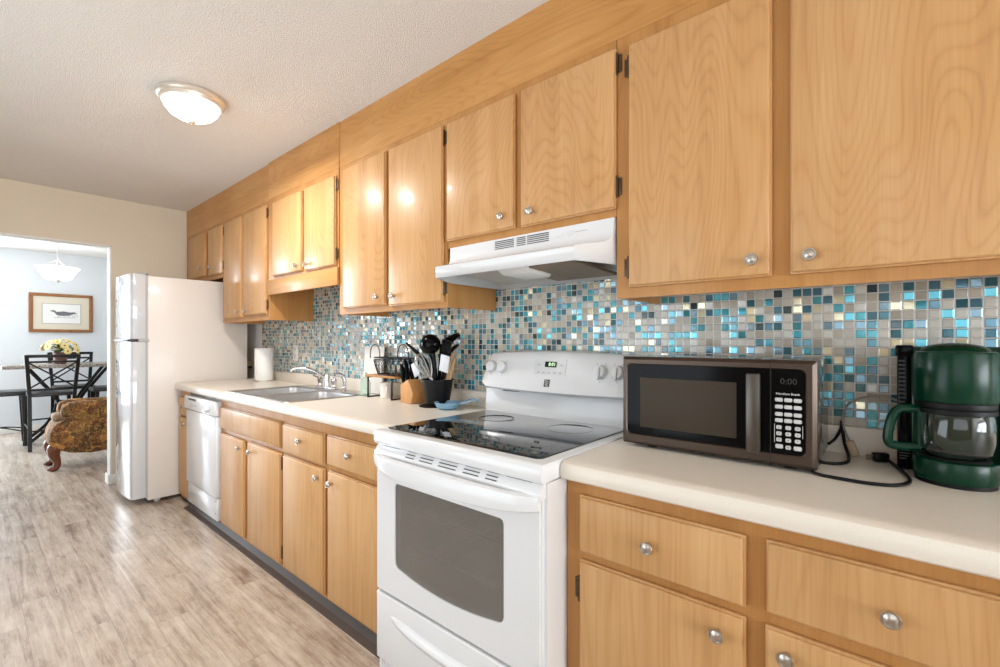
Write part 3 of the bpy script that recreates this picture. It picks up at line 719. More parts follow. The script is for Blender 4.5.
# backguard: lower panel and rounded console
bg = MB().prism([(-0.115, 0.9225), (-0.108, 1.030), (-0.03, 1.030), (-0.03, 0.90), (-0.10, 0.90)], 'x', RX0 + 0.004, RX1 - 0.004, 0.003)
part('backguard', bg, M_app, t)
NX = 21; rings = []
for i in range(NX):
    f = i / (NX - 1); x = RX0 - 0.002 + (RX1 - RX0 + 0.004) * f; e = abs(2 * f - 1)
    top = 1.205 - 0.014 * e ** 2 - (0.035 * max(0, (e - 0.93) / 0.07) ** 2); bot = 1.028 + 0.006 * e ** 2 + (0.012 * max(0, (e - 0.93) / 0.07) ** 2)
    bul = 0.012 * (1 - e ** 2) - 0.018 * max(0, (e - 0.93) / 0.07) ** 2
    rings.append([(x, -0.03, bot), (x, -0.135 - bul, bot), (x, -0.148 - bul, bot + 0.010), (x, -0.142 - bul, bot + 0.03), (x, -0.112 - bul, top - 0.03), (x, -0.100 - bul, top - 0.008), (x, -0.088 - bul, top), (x, -0.03, top)])
con = part('console', MB().loft(rings), M_app, t)
def con_y(x, z):
    f = (x - RX0) / (RX1 - RX0); e = abs(2 * f - 1); bul = 0.012 * (1 - e ** 2)
    return -0.142 - bul + (z - 1.058) / (1.175 - 1.058) * 0.030
tilt = math.atan2(0.030, 0.117)
RT = Matrix.Rotation(-tilt, 4, 'X')
def dial(x, z, bar):
    m = MB().lathe([(0.0, -0.020), (0.0215, -0.019), (0.0245, -0.015), (0.0265, -0.003), (0.0285, 0.0)], (x, con_y(x, z), z), 'y', 28, RT)
    if bar:
        m.obox(Matrix.Translation((x, con_y(x, z) - 0.022, z - 0.004)) @ RT, 0.0055, 0.007, 0.024, 0.003)
    return m
for x, bar in ((-1.402, False), (-1.333, False), (-0.842, True), (-0.772, True)):
    k_ = part('burner_knob', dial(x, 1.130, bar), M_app_dim, con)
    tick = MB()
    for a in (60, 120, 270): tick.obox(Matrix.Translation((x + 0.036 * math.cos(math.radians(a)), con_y(x, 1.130 + 0.036 * math.sin(math.radians(a))) - 0.0004, 1.130 + 0.036 * math.sin(math.radians(a)))) @ RT, 0.0016, 0.0006, 0.0016)
    part('dial_marks', tick, M_print, k_)
dp = con_y(-1.075, 1.135)
cp = part('clock_panel', MB().obox(Matrix.Translation((-1.075, con_y(-1.075, 1.140) + 0.0002, 1.140)) @ RT, 0.078, 0.0008, 0.036), M_app_dim, con)
cx_ = part('clock_display', MB().obox(Matrix.Translation((-1.072, con_y(-1.072, 1.152) - 0.0025, 1.152)) @ RT, 0.028, 0.001, 0.0115), M_black, con)
letters('digits', '8:01', 0.021, (-1.064, con_y(-1.072, 1.152) - 0.0040, 1.152), M_digit, con, (PI / 2 - tilt, 0, 0))
bm_ = MB()
for k in range(5): bm_.obox(Matrix.Translation((-1.13 + 0.027 * k, con_y(-1.08, 1.118) - 0.0026, 1.118)) @ RT, 0.005, 0.0006, 0.0022)
for xx in (-1.13, -1.02): bm_.obox(Matrix.Translation((xx, con_y(-1.08, 1.15) - 0.0026, 1.15)) @ RT, 0.004, 0.0006, 0.0022)
part('button_print', bm_, M_groove, con)
lg = part('emblem', MB().obox(Matrix.Translation((-1.080, con_y(-1.08, 1.075) - 0.0006, 1.075)) @ RT, 0.013, 0.0012, 0.015), M_slot, con)
st = MB()
for k in range(3): st.obox(Matrix.Translation((-1.080, con_y(-1.08, 1.068 + 0.008 * k) - 0.0020, 1.067 + 0.008 * k)) @ RT @ Matrix.Rotation(0.5, 4, 'Y'), 0.0095, 0.0006, 0.0012)
part('emblem_stripes', st, M_app_dim, lg)
part('vent_gap', MB().box(-1.345, -1.255, -0.1155, -0.1105, 1.0225, 1.0275), M_dark, t)
# vent strip above the door, slots
YD = -0.716
vs = part('vent_strip', MB().prism([(-0.66, 0.872), (-0.705, 0.872), (-0.727, 0.842), (-0.727, 0.825), (-0.66, 0.825)], 'x', RX0 + 0.004, RX1 - 0.006, 0.002), M_app, t)
sl = MB()
def slot(x0, x1, z):
    y = -0.705 - (0.872 - z) / 0.030 * 0.022
    sl.obox(Matrix.Translation(((x0 + x1) / 2, y - 0.0004, z)) @ Matrix.Rotation(-math.atan2(0.022, 0.030), 4, 'X'), (x1 - x0) / 2, 0.0012, 0.0016)
for x0, x1 in ((-1.263, -1.218), (-1.190, -1.126), (-1.096, -1.015), (-0.983, -0.918), (-0.890, -0.846)):
    for z in (0.866, 0.857, 0.848): slot(x0 - 0.012, x1 - 0.012, z)
slot(-1.410, -1.320, 0.866); slot(-0.830, -0.740, 0.866)
part('slots', sl, M_slot, vs)
# oven door with window opening
DX0, DX1, DZ0, DZ1 = RX0 + 0.002, RX1 - 0.010, 0.330, 0.826
wx0, wx1, wz0, wz1 = -1.345, -0.837, 0.444, 0.742
n = 12
def arc_bottom(x): f = (x - wx0) / (wx1 - wx0); return wz0 - 0.028 * (1 - (2 * f - 1) ** 2)
r_ = 0.014
low = [(wx0 + r_ * 0.3, wz0 + r_ * 0.4)] + [(wx0 + (wx1 - wx0) * (0.03 + 0.94 * k / n), arc_bottom(wx0 + (wx1 - wx0) * (0.03 + 0.94 * k / n))) for k in range(n + 1)] + [(wx1 - r_ * 0.3, wz0 + r_ * 0.4)]
up = [(wx1, wz1 - r_), (wx1 - 0.3 * r_, wz1 - 0.3 * r_), (wx1 - r_, wz1)] + [(wx0 + r_, wz1), (wx0 + 0.3 * r_, wz1 - 0.3 * r_), (wx0, wz1 - r_)]
win = low[:1] + low[1:] + [(wx1, wz0 + r_ * 1.2)] + up + [(wx0, wz0 + r_ * 1.2)]
dm = MB()
bmd = bmesh.new()
def frame_faces(y, flip):
    outer = [(DX0, DZ0), (DX1, DZ0), (DX1, DZ1), (DX0, DZ1)]
    vo = [bmd.verts.new((p[0], y, p[1])) for p in outer]; vi = [bmd.verts.new((p[0], y, p[1])) for p in win]
    es = [bmd.edges.new((vo[i], vo[(i + 1) % 4])) for i in range(4)] + [bmd.edges.new((vi[i], vi[(i + 1) % len(vi)])) for i in range(len(vi))]
    bmesh.ops.triangle_fill(bmd, edges=es, use_beauty=True)
    return vo, vi
o1, i1 = frame_faces(YD, False); o2, i2 = frame_faces(-0.690, True)
for a, c in ((o1, o2), (i1, i2)):
    for k in range(len(a)): bmd.faces.new((a[k], a[(k + 1) % len(a)], c[(k + 1) % len(c)], c[k]))
bmesh.ops.recalc_face_normals(bmd, faces=bmd.faces[:])
es = [e for e in bmd.edges if all(v in o1 for v in e.verts)]
bmesh.ops.bevel(bmd, geom=es, offset=0.006, segments=3, affect='EDGES')
dm._add(bmd)
od = part('oven_door', dm, M_app, t)
part('window', MB().prism(win, 'y', YD + 0.004, YD + 0.008), M_pane, od, 'grey glass window')
# handle: curved bar lofted along x
rings = []
for i in range(25):
    f = i / 24; x = DX0 + 0.002 + (DX1 - DX0 - 0.004) * f; e = abs(2 * f - 1); k = 1 - e ** 4
    yo = -0.730 - 0.036 * (1 - e ** 6); zb = 0.792 - 0.026 * (1 - e ** 2); zt = 0.838
    rings.append([(x, yo + 0.02 + 0.0 * k, zt), (x, yo + 0.004, zt - 0.004), (x, yo, zt - 0.014), (x, yo + 0.004, zb + 0.006), (x, yo + 0.016, zb), (x, min(YD, yo + 0.030), zb + 0.008), (x, min(YD, yo + 0.032), zt - 0.006)])
part('handle', MB().loft(rings), M_app, od)
dr = part('storage_drawer', MB().box(DX0, DX1, YD, -0.690, 0.075, 0.322, 0.006, 3), M_app, t)
rings = []
for i in range(25):
    f = i / 24; x = -1.375 + 0.59 * f; e = abs(2 * f - 1); h = 0.028 * (1 - e ** 4) ** 0.5 + 0.001; c_ = 0.254 - 0.028 * (1 - e ** 2)
    rings.append([(x, YD + 0.004, c_ + h), (x, YD - 0.008 * (1 - e ** 6), c_ + h * 0.6), (x, YD - 0.013 * (1 - e ** 6), c_), (x, YD - 0.006 * (1 - e ** 6), c_ - h * 0.6), (x, YD + 0.004, c_ - h)])
part('handle', MB().loft(rings), M_app, dr)
part('feet', MB().lathe([(0.02, 0.0), (0.02, 0.025)], (RX0 + 0.06, -0.64, 0), seg=12).lathe([(0.02, 0.0), (0.02, 0.025)], (RX1 - 0.06, -0.64, 0), seg=12).lathe([(0.02, 0.0), (0.02, 0.025)], (RX0 + 0.06, -0.1, 0), seg=12).lathe([(0.02, 0.0), (0.02, 0.025)], (RX1 - 0.06, -0.1, 0), seg=12), M_black, t)

# ------------------------------------------------------------------ range hood
HX0, HX1 = -1.455, -0.684
hc = (HX0 + HX1) / 2; hw = (HX1 - HX0) / 2
t = thing('range_hood', 'white under-cabinet range hood hanging over the stove', 'range hood', (hc, -0.24, 1.50))
prof = [(-0.340, 1.652), (-0.342, 1.605), (-0.346, 1.592), (-0.356, 1.580), (-0.374, 1.570), (-0.400, 1.564), (-0.478, 1.549), (-0.482, 1.546), (-0.482, 1.502)]
def hwid(y): return hw - 0.064 * max(0.0, min(1.0, (-y - 0.34) / 0.142))
b = bmesh.new()
L_ = [b.verts.new((hc - hwid(y), y, z)) for y, z in prof]; R_ = [b.verts.new((hc + hwid(y), y, z)) for y, z in prof]
for i in range(len(prof) - 1): b.faces.new((L_[i], R_[i], R_[i + 1], L_[i + 1]))
for side, V, sx in ((0, L_, HX0), (1, R_, HX1)):
    bt_ = b.verts.new((sx, -0.010, 1.652)); bb = b.verts.new((sx, -0.010, 1.500)); md = b.verts.new((sx, -0.340, 1.500))
    b.faces.new((V[0], bt_, bb, md, *V[::-1][:-1])) if side == 0 else b.faces.new((V[0], bt_, bb, md, *V[::-1][:-1]))
    if side == 0: LB = (bt_, bb)
    else: RB = (bt_, bb)
b.faces.new((L_[0], LB[0], RB[0], R_[0])); b.faces.new((LB[0], LB[1], RB[1], RB[0]))
bmesh.ops.recalc_face_normals(b, faces=b.faces[:])
hm = MB(); hm._add(b)
ho = part('shell', hm, M_app, t)
sm = ho.modifiers.new('thickness', 'SOLIDIFY'); sm.thickness = 0.003; sm.offset = 0
pn = part('underside_panel', MB().prism([(-0.440, 1.530), (-0.36, 1.545), (-0.012, 1.520), (-0.012, 1.526), (-0.36, 1.551), (-0.440, 1.536)], 'x', HX0 + 0.045, HX1 - 0.045), M_hoodin, t)
part('filter', MB().prism([(-0.40, 1.512), (-0.10, 1.500), (-0.10, 1.512), (-0.40, 1.524)], 'x', -1.06, -0.79, 0.002), M_filter, t)
part('lamp_cover', MB().prism([(-0.45, 1.520), (-0.40, 1.496), (-0.26, 1.492), (-0.24, 1.520), (-0.24, 1.530), (-0.45, 1.538)], 'x', -1.11, -0.985, 0.008), M_lens, t)
sl = MB()
for x0, x1 in ((-1.196, -1.100), (-1.086, -1.044), (-1.036, -0.938)):
    for k in range(5): z = 1.6425 - 0.0072 * k; sl.box(x0, x1, -0.3435, -0.3400, z - 0.0016, z + 0.0016)
part('vent_slots', sl, M_slot, ho)
part('switches', MB().box(-0.912, -0.884, -0.3445, -0.340, 1.617, 1.630, 0.002).lathe([(0.0, -0.003), (0.011, -0.003), (0.0115, 0.0)], (-0.846, -0.341, 1.626), 'y', 20), M_app_dim, ho)
part('print_line', MB().box(-0.828, -0.780, -0.3425, -0.340, 1.6262, 1.6288), M_groove, ho)

# ------------------------------------------------------------------ microwave
MX0, MX1, MZ0, MZ1, MY = -0.651, -0.137, 0.931, 1.201, -0.350
t = thing('microwave', 'dark bronze microwave oven on the counter right of the stove', 'microwave', (-0.394, -0.2, CT))
part('case', MB().box(MX0 + 0.004, MX1 - 0.004, -0.318, -0.034, MZ0, MZ1 - 0.001, 0.004), M_mwside, t)
ft = MB()
for x in (-0.57, -0.20):
    for y in (-0.30, -0.08): ft.lathe([(0.016, 0.0), (0.018, 0.014)], (x, y, CT), seg=14)
part('feet', ft, M_black, t)
# front frame: chamfered ring
def bezel(x0, x1, z0, z1, ix0, ix1, iz0, iz1, yb, yf, r):
    rr_ = lambda a, b_, c, d, y, r: [(p[0], y, p[1]) for p in [(q[0], q[1]) for q in rrect(a, b_, c, d, 0, r, 4)]]
    return MB().loft([rr_(x0, x1, z0, z1, yb, 0.004), rr_(x0, x1, z0, z1, yf + 0.010, 0.004), rr_(x0 + 0.009, x1 - 0.009, z0 + 0.009, z1 - 0.009, yf, 0.004), rr_(ix0 - 0.003, ix1 + 0.003, iz0 - 0.003, iz1 + 0.003, yf, r), rr_(ix0, ix1, iz0, iz1, yf + 0.004, r)], cap=False)
part('front_frame', bezel(MX0, MX1, MZ0 - 0.003, MZ1, MX0 + 0.018, -0.161, MZ0 + 0.029, MZ1 - 0.024, -0.318, MY, 0.016), M_mw, t)
do = part('door', MB().box(MX0 + 0.012, -0.239, MY + 0.003, -0.32, MZ0 + 0.024, MZ1 - 0.020), M_blackshiny, t)
part('window', MB().box(-0.592, -0.318, MY + 0.0015, MY + 0.006, 0.984, 1.137, 0.0015), M_mwwin, do, 'brown see-through window')
part('handle', MB().box(-0.291, -0.257, MY - 0.022, MY - 0.006, 0.957, 1.165, 0.004).box(-0.283, -0.265, MY - 0.008, MY + 0.006, 0.965, 0.985).box(-0.283, -0.265, MY - 0.008, MY + 0.006, 1.14, 1.158), M_mwhandle, do, 'brushed steel handle')
part('door_gap', MB().box(-0.2378, -0.2362, MY - 0.0006, -0.33, MZ0 - 0.0034, MZ1 + 0.0004), M_dark, t)
cpn = part('control_panel', MB().box(-0.2355, -0.158, MY + 0.003, -0.32, MZ0 + 0.026, MZ1 - 0.020), M_blackshiny, t)
keys = []
for z in (1.099, 1.081, 1.062, 1.046):
    for x in (-0.218, -0.1975, -0.177): keys.append((x, z, 0.0088, 0.0050))
for z in (1.028, 1.012, 0.996):
    for x in (-0.218, -0.1975, -0.177): keys.append((x, z, 0.0062, 0.0050))
keys += [(-0.2175, 0.979, 0.0085, 0.0055), (-0.1975, 0.978, 0.0060, 0.0050), (-0.177, 0.978, 0.0088, 0.0055)]
for x, z, a, h in keys:
    part('key', MB().box(x - a, x + a, MY + 0.0012, MY + 0.004, z - h, z + h, 0.0028, 2), M_key, cpn)
dg_ = '123456789'
for i in range(9):
    x = (-0.218, -0.1975, -0.177)[i % 3]; z = (1.028, 1.012, 0.996)[i // 3]
    letters('key_number', dg_[i], 0.006, (x, MY + 0.0010, z), M_slot, cpn)
letters('key_number', '0', 0.006, (-0.1975, MY + 0.0010, 0.978), M_slot, cpn)
letters('brand_lettering', 'Hamilton Beach', 0.0082, (-0.1985, MY + 0.0022, 1.1145), M_white_ink, cpn)
letters('display_digits', '0:00', 0.022, (-0.197, MY + 0.0022, 1.146), M_dimdigit, cpn)
part('slot_frame', MB().box(-0.2285, -0.2275, MY + 0.002, MY + 0.004, 0.988, 1.036).box(-0.167, -0.166, MY + 0.002, MY + 0.004, 1.004, 1.036), M_key, cpn)

ZK = CT + 0.0045
cb = MB().tube([(-0.142, -0.20, ZK), (-0.150, -0.30, ZK), (-0.138, -0.345, ZK), (-0.085, -0.358, ZK), (-0.03, -0.358, ZK), (0.012, -0.335, ZK), (0.034, -0.285, ZK), (0.030, -0.215, ZK), (0.012, -0.14, ZK + 0.002), (-0.005, -0.10, ZK + 0.008)], 0.0042, 10, smooth=8)
cb.tube([(-0.134, -0.10, 0.955), (-0.122, -0.065, 0.965), (-0.110, -0.040, 0.992), (-0.108, -0.034, 1.015), (-0.106, -0.036, 0.985), (-0.099, -0.06, 0.950), (-0.088, -0.11, ZK + 0.006), (-0.088, -0.16, ZK), (-0.110, -0.20, ZK), (-0.142, -0.21, ZK)], 0.0042, 10, smooth=8)
cd = part('power_cord', cb, M_black, t, 'black cord looped over the counter')
part('plug', MB().obox(Matrix.Translation((-0.020, -0.085, CT + 0.014)) @ Matrix.Rotation(0.5, 4, 'Z'), 0.018, 0.011, 0.0125, 0.005), M_black, cd)
part('prongs', MB().obox(Matrix.Translation((-0.043, -0.098, CT + 0.018)) @ Matrix.Rotation(0.5, 4, 'Z'), 0.009, 0.0008, 0.003).obox(Matrix.Translation((-0.042, -0.095, CT + 0.009)) @ Matrix.Rotation(0.5, 4, 'Z'), 0.009, 0.0008, 0.003), M_nickel, cd)

# ------------------------------------------------------------------ coffee maker
KX, KY = 0.116, -0.200
t = thing('coffee_maker', 'dark green drip coffee maker with a glass carafe beside the microwave', 'coffee maker', (KX, -0.15, CT))
def dshape(r, x0, x1, yb, cx=KX, cy=KY, n=22):
    pts = [(x1, yb), (x0, yb)]
    a0 = PI + math.asin(0.0); 
    for k in range(n + 1):
        a = PI + PI * k / n; pts.append((cx + r * math.cos(a), cy + r * math.sin(a)))
    return pts
bs = part('base', MB().prism(dshape(0.074, KX - 0.074, KX + 0.074, -0.07), 'z', CT + 0.008, 0.976, 0.006), M_green, t)
part('warming_plate', MB().lathe([(0.0, 0.004), (0.058, 0.004), (0.062, 0.0)], (KX, KY, 0.976)), M_black, t)
part('foot', MB().prism(dshape(0.070, KX - 0.07, KX + 0.07, -0.07), 'z', CT, CT + 0.009), M_black, t)
part('tower', MB().box(0.040, 0.215, -0.150, -0.050, CT, 1.236, 0.008), M_green, t)
sp = part('side_panel', MB().box(0.014, 0.042, -0.146, -0.052, CT + 0.004, 1.222, 0.005).box(0.010, 0.046, -0.150, -0.05, 1.212, 1.240, 0.005), M_blackshiny, t)
gr = MB()
for k in range(11): gr.box(0.017, 0.030, -0.1485, -0.145, 1.092 + 0.0105 * k, 1.0965 + 0.0105 * k, 0.0008)
part('vent_ribs', gr, M_slot, sp)
pr = MB()
for k, w in enumerate((0.020, 0.022, 0.018, 0.014)): pr.box(0.018, 0.018 + w, -0.1466, -0.1455, 0.969 - 0.007 * k, 0.971 - 0.007 * k)
part('fine_print', pr, M_slot, sp)
part('brew_head', MB().prism(dshape(0.073, KX - 0.073, KX + 0.073, -0.10), 'z', 1.108, 1.226, 0.006), M_green, t)
part('band', MB().prism(dshape(0.070, KX - 0.070, KX + 0.070, -0.10), 'z', 1.094, 1.109, 0.002), M_black, t)
part('lid', MB().lathe([(0.0, 0.020), (0.025, 0.0185), (0.048, 0.013), (0.060, 0.005), (0.062, 0.0)], (KX, KY + 0.02, 1.226), seg=36), M_green, t)
part('column', MB().box(0.196, 0.222, -0.175, -0.06, CT + 0.004, 1.232, 0.006), M_green, t)
cd = part('power_cord', MB().tube([(0.02, -0.045, 1.085), (-0.02, -0.035, 1.095), (-0.065, -0.032, 1.085), (-0.098, -0.034, 1.055), (-0.106, -0.036, 1.015), (-0.098, -0.040, 0.980), (-0.088, -0.048, 0.958)], 0.0028, 10, smooth=8), plain('grey_cord', lin(150, 146, 138), 0.4), t, 'thin grey cord arching to a beige plug')
part('plug', MB().obox(Matrix.Translation((-0.082, -0.055, 0.942)) @ Matrix.Rotation(-0.35, 4, 'Y'), 0.010, 0.009, 0.022, 0.004), M_beige, cd)
ca = part('carafe', MB().lathe([(0.0, 0.004), (0.050, 0.004), (0.064, 0.016), (0.069, 0.04), (0.069, 0.085), (0.066, 0.105), (0.062, 0.111), (0.060, 0.111), (0.064, 0.104), (0.0668, 0.085), (0.0668, 0.04), (0.062, 0.018), (0.049, 0.0065), (0.0, 0.0065)], (KX, KY, 0.977), seg=40), M_glass, t)
part('collar', MB().lathe([(0.0635, 0.106), (0.0705, 0.106), (0.0705, 0.116), (0.0635, 0.116), (0.0635, 0.106)], (KX, KY, 0.977), seg=36), M_black, ca)
hp = []
hd = Vector((-0.93, -0.37, 0)).normalized(); hp0 = Vector((KX, KY, 0))
hpts = [hp0 + hd * 0.066 + Vector((0, 0, 1.086)), hp0 + hd * 0.098 + Vector((0, 0, 1.088)), hp0 + hd * 0.116 + Vector((0, 0, 1.076)), hp0 + hd * 0.127 + Vector((0, 0, 1.04)), hp0 + hd * 0.128 + Vector((0, 0, 1.006)), hp0 + hd * 0.112 + Vector((0, 0, 0.997)), hp0 + hd * 0.068 + Vector((0, 0, 0.997))]
hb = MB().tube(hpts, 0.0105, 10, smooth=4)
hb.ribbon([hp0 + hd * 0.0715 + Vector((0, 0, 1.085)), hp0 + hd * 0.0715 + Vector((0, 0, 1.0)), ], 0.020, 0.006, up=hd)
part('handle', hb, M_green, ca)

# ------------------------------------------------------------------ wire rack, basket, board behind
t = thing('riser_shelf', 'small wood-topped shelf riser on black wire loop legs beside the sink', 'shelf', (-2.22, -0.11, CT))
ZR = 1.040
part('board', MB().box(-2.35, -2.06, -0.185, -0.045, ZR, ZR + 0.012, 0.003), M_rackwood, t)
for x in (-2.335, -2.105):
    part('leg_loop', MB().box(x - 0.004, x + 0.004, -0.178, -0.170, CT, ZR, 0.001).box(x - 0.004, x + 0.004, -0.060, -0.052, CT, ZR, 0.001).box(x - 0.004, x + 0.004, -0.178, -0.052, CT, CT + 0.007, 0.001).box(x - 0.004, x + 0.004, -0.178, -0.052, ZR - 0.006, ZR, 0.001), M_blackmetal, t)
t = thing('wire_basket', 'black wire basket with two arched handles on the wooden riser', 'basket', (-2.20, -0.115, ZR + 0.012))
bz = ZR + 0.0135; bx, by = -2.140, -0.120
def oval(rx, ry, z, n=28): return [(bx + rx * math.cos(2 * PI * k / n), by + ry * math.sin(2 * PI * k / n), z) for k in range(n)]
w_ = MB().tube(oval(0.185, 0.075, bz + 0.098), 0.0035, 6, closed=True).tube(oval(0.188, 0.077, bz + 0.085), 0.0022, 6, closed=True).tube(oval(0.155, 0.058, bz + 0.003), 0.003, 6, closed=True)
part('rims', w_, M_blackmetal, t)
w_ = MB()
N_ = 26
for k in range(N_):
    a, b2 = 2 * PI * k / N_, 2 * PI * (k + 1) / N_
    lo, hi = (lambda q: (bx + 0.155 * math.cos(q), by + 0.058 * math.sin(q), bz + 0.003)), (lambda q: (bx + 0.188 * math.cos(q), by + 0.077 * math.sin(q), bz + 0.085))
    md = lambda q: (bx + 0.174 * math.cos(q), by + 0.069 * math.sin(q), bz + 0.045)
    w_.tube([lo(a), md((a + b2) / 2), hi(b2)], 0.0015, 5); w_.tube([hi(a), md((a + b2) / 2), lo(b2)], 0.0015, 5)
for k in range(5): x = bx - 0.11 + 0.055 * k; h_ = 0.058 * math.sqrt(max(0.05, 1 - ((x - bx) / 0.155) ** 2)); w_.tube([(x, by - h_, bz + 0.002), (x, by + h_, bz + 0.002)], 0.0015, 5)
part('wire_mesh', w_, M_blackmetal, t)
for hx in (bx - 0.13, bx + 0.13):
    part('handle', MB().tube([(hx - 0.046, by - 0.05, bz + 0.094), (hx - 0.046, by - 0.05, bz + 0.13), (hx - 0.030, by - 0.05, bz + 0.165), (hx, by - 0.05, bz + 0.176), (hx + 0.030, by - 0.05, bz + 0.165), (hx + 0.046, by - 0.05, bz + 0.13), (hx + 0.046, by - 0.05, bz + 0.094)], 0.003, 6, smooth=4), M_blackmetal, t)
solo('cutting_board', MB().obox(Matrix.Translation((-2.47, -0.046, CT + 0.150)) @ Matrix.Rotation(-0.07, 4, 'X'), 0.105, 0.004, 0.148, 0.0035, 3), M_sponge, 'white plastic cutting board leaning on the tile behind the wire basket', 'cutting board', (-2.47, -0.046, CT))
# white mug under the riser
t = thing('mug', 'white mug standing under the wooden riser shelf', 'mug', (-2.235, -0.115, CT))
part('cup', MB().lathe([(0.0, 0.0), (0.032, 0.0), (0.036, 0.005), (0.038, 0.09), (0.036, 0.09), (0.033, 0.008), (0.0, 0.006)], (-2.235, -0.115, CT), seg=28), M_outlet, t)
part('handle', MB().tube([(-2.205, -0.137, CT + 0.075), (-2.185, -0.15, CT + 0.068), (-2.182, -0.152, CT + 0.04), (-2.206, -0.136, CT + 0.02)], 0.005, 8, smooth=4), M_outlet, t)

# ------------------------------------------------------------------ knife block with knives
KBX, KBY = -1.945, -0.150
t = thing('knife_block', 'light wooden knife block on the counter between riser and utensil crock', 'knife block', (KBX, KBY, CT))
A = Matrix.Translation((KBX, KBY, CT)) @ Matrix.Rotation(math.radians(-8), 4, 'Z')
def kb_pt(x, y, z): return A @ Vector((x, y, z))
bmk = bmesh.new()
side = [(-0.062, 0.0), (0.048, 0.0), (0.070, 0.058), (0.020, 0.128), (-0.062, 0.096)]   # (x, z) outline, top face tilts to the left
v0 = [bmk.verts.new(kb_pt(x, -0.045, z)) for x, z in side]; v1 = [bmk.verts.new(kb_pt(x, 0.045, z)) for x, z in side]
bmk.faces.new(v0); bmk.faces.new(v1[::-1])
for i in range(5): bmk.faces.new((v0[i], v1[i], v1[(i + 1) % 5], v0[(i + 1) % 5]))
bmesh.ops.recalc_face_normals(bmk, faces=bmk.faces[:]); bmesh.ops.bevel(bmk, geom=bmk.edges[:], offset=0.003, segments=2, affect='EDGES')
km = MB(); km._add(bmk); part('block', km, M_blockwood, t)
top0, top1 = Vector((-0.062, 0, 0.096)), Vector((0.020, 0, 0.128))
dirk = Vector((-0.24, 0, 0.97)).normalized()
spots = [(0.15, -0.028, 0.105), (0.15, 0.0, 0.10), (0.15, 0.028, 0.10), (0.62, -0.026, 0.118), (0.62, 0.004, 0.122), (0.62, 0.03, 0.112)]
klab = ['front left black-handled knife in the wooden block', 'middle knife in the left row of the wooden block', 'rear knife in the left row of the wooden block',
        'front knife in the right row of the wooden block, black curved handle', 'middle knife in the right row of the wooden block', 'rear knife in the right row of the wooden block']
for (f, y, ln), lb in zip(spots, klab):
    p = top0.lerp(top1, f); p.y = y
    base = kb_pt(*p); d = (A.to_3x3() @ dirk)
    tt = thing('kitchen_knife', lb, 'knife', base, 'knives in the wooden block')
    n_ = Vector((-d.z, 0, d.x)).normalized()
    pts = [base + d * 0.004, base + d * ln * 0.3 + n_ * 0.003, base + d * ln * 0.7 - n_ * 0.002, base + d * ln + n_ * 0.010]
    part('handle', MB().tube(pts, [0.009, 0.0115, 0.0105, 0.012, 0.008], 10, smooth=4), M_blackshiny, tt)
    part('bolster', MB().tube([base + d * 0.001, base + d * 0.006], 0.006, 8), M_black, tt)

# ------------------------------------------------------------------ utensil crock and utensils
UX, UY = -1.748, -0.155
t = thing('utensil_crock', 'black tapered utensil crock full of tools beside the stove', 'utensil holder', (UX, UY, CT))
def sq(r, z, rad): return rrect(UX - r, UX + r, UY - r * 0.8, UY + r * 0.8, z, rad, 4)
part('bucket', MB().lathe([(0.0, 0.012), (0.056, 0.012), (0.060, 0.016), (0.079, 0.128), (0.083, 0.131), (0.083, 0.138), (0.077, 0.138), (0.073, 0.12), (0.055, 0.02), (0.0, 0.02)], (UX, UY, CT), seg=40), M_black, t)
part('foot', MB().lathe([(0.0, 0.0), (0.074, 0.0), (0.075, 0.004), (0.055, 0.011), (0.0, 0.012)], (UX - 0.015, UY - 0.01, CT), seg=32), M_black, t)
ZU = CT + 0.02
def stem(p0, p1, r, mat, parent, nm='handle'): return part(nm, MB().tube([p0, p1], r, 8), mat, parent)
GU = 'kitchen tools in the black crock'
T0 = -1.735
def U(dx, y, z): return Vector((T0 + dx, y, CT + z))
t = thing('ladle', 'big black ladle, round bowl up, at the centre of the utensil crock', 'ladle', (UX, UY, ZU), GU)
stem(U(0.01, -0.165, 0.02), U(-0.002, -0.190, 0.27), 0.008, M_blackshiny, t)
part('bowl', MB().ball(U(-0.010, -0.205, 0.315), 0.060, 0.045, 0.050, 24), M_blackshiny, t)
t = thing('serving_spoon', 'large black spoon behind the ladle in the utensil crock', 'spoon', (UX, UY, ZU), GU)
stem(U(-0.01, -0.15, 0.02), U(-0.085, -0.140, 0.26), 0.008, M_black, t)
part('bowl', MB().ball(U(-0.115, -0.135, 0.312), 0.056, 0.020, 0.052, 18, Matrix.Rotation(-0.25, 4, 'Y')), M_black, t)
t = thing('slotted_turner', 'black slotted turner leaning right out of the utensil crock', 'turner', (UX, UY, ZU), GU)
stem(U(0.0, -0.15, 0.02), U(0.070, -0.175, 0.262), 0.007, M_black, t)
mt = Matrix.Translation(U(0.080, -0.180, 0.297)) @ Matrix.Rotation(0.15, 4, 'Y')
tb = MB()
for dx in (-0.027, -0.009, 0.009, 0.027): tb.obox(mt @ Matrix.Translation((dx, 0, 0)), 0.007, 0.0025, 0.030, 0.001)
tb.obox(mt @ Matrix.Translation((0, 0, 0.030)), 0.034, 0.0025, 0.010, 0.002).obox(mt @ Matrix.Translation((0, 0, -0.032)), 0.034, 0.0025, 0.012, 0.002)
part('blade', tb, M_black, t)
t = thing('basting_brush', 'thick black handle slanting up right above the other tools in the utensil crock', 'kitchen tool', (UX, UY, ZU), GU)
part('handle', MB().tube([U(-0.02, -0.15, 0.02), U(-0.01, -0.135, 0.24), U(0.01, -0.135, 0.305), U(0.06, -0.135, 0.338), U(0.118, -0.135, 0.362)], [0.006, 0.010, 0.017, 0.020, 0.011], 10, smooth=4), M_blackshiny, t)
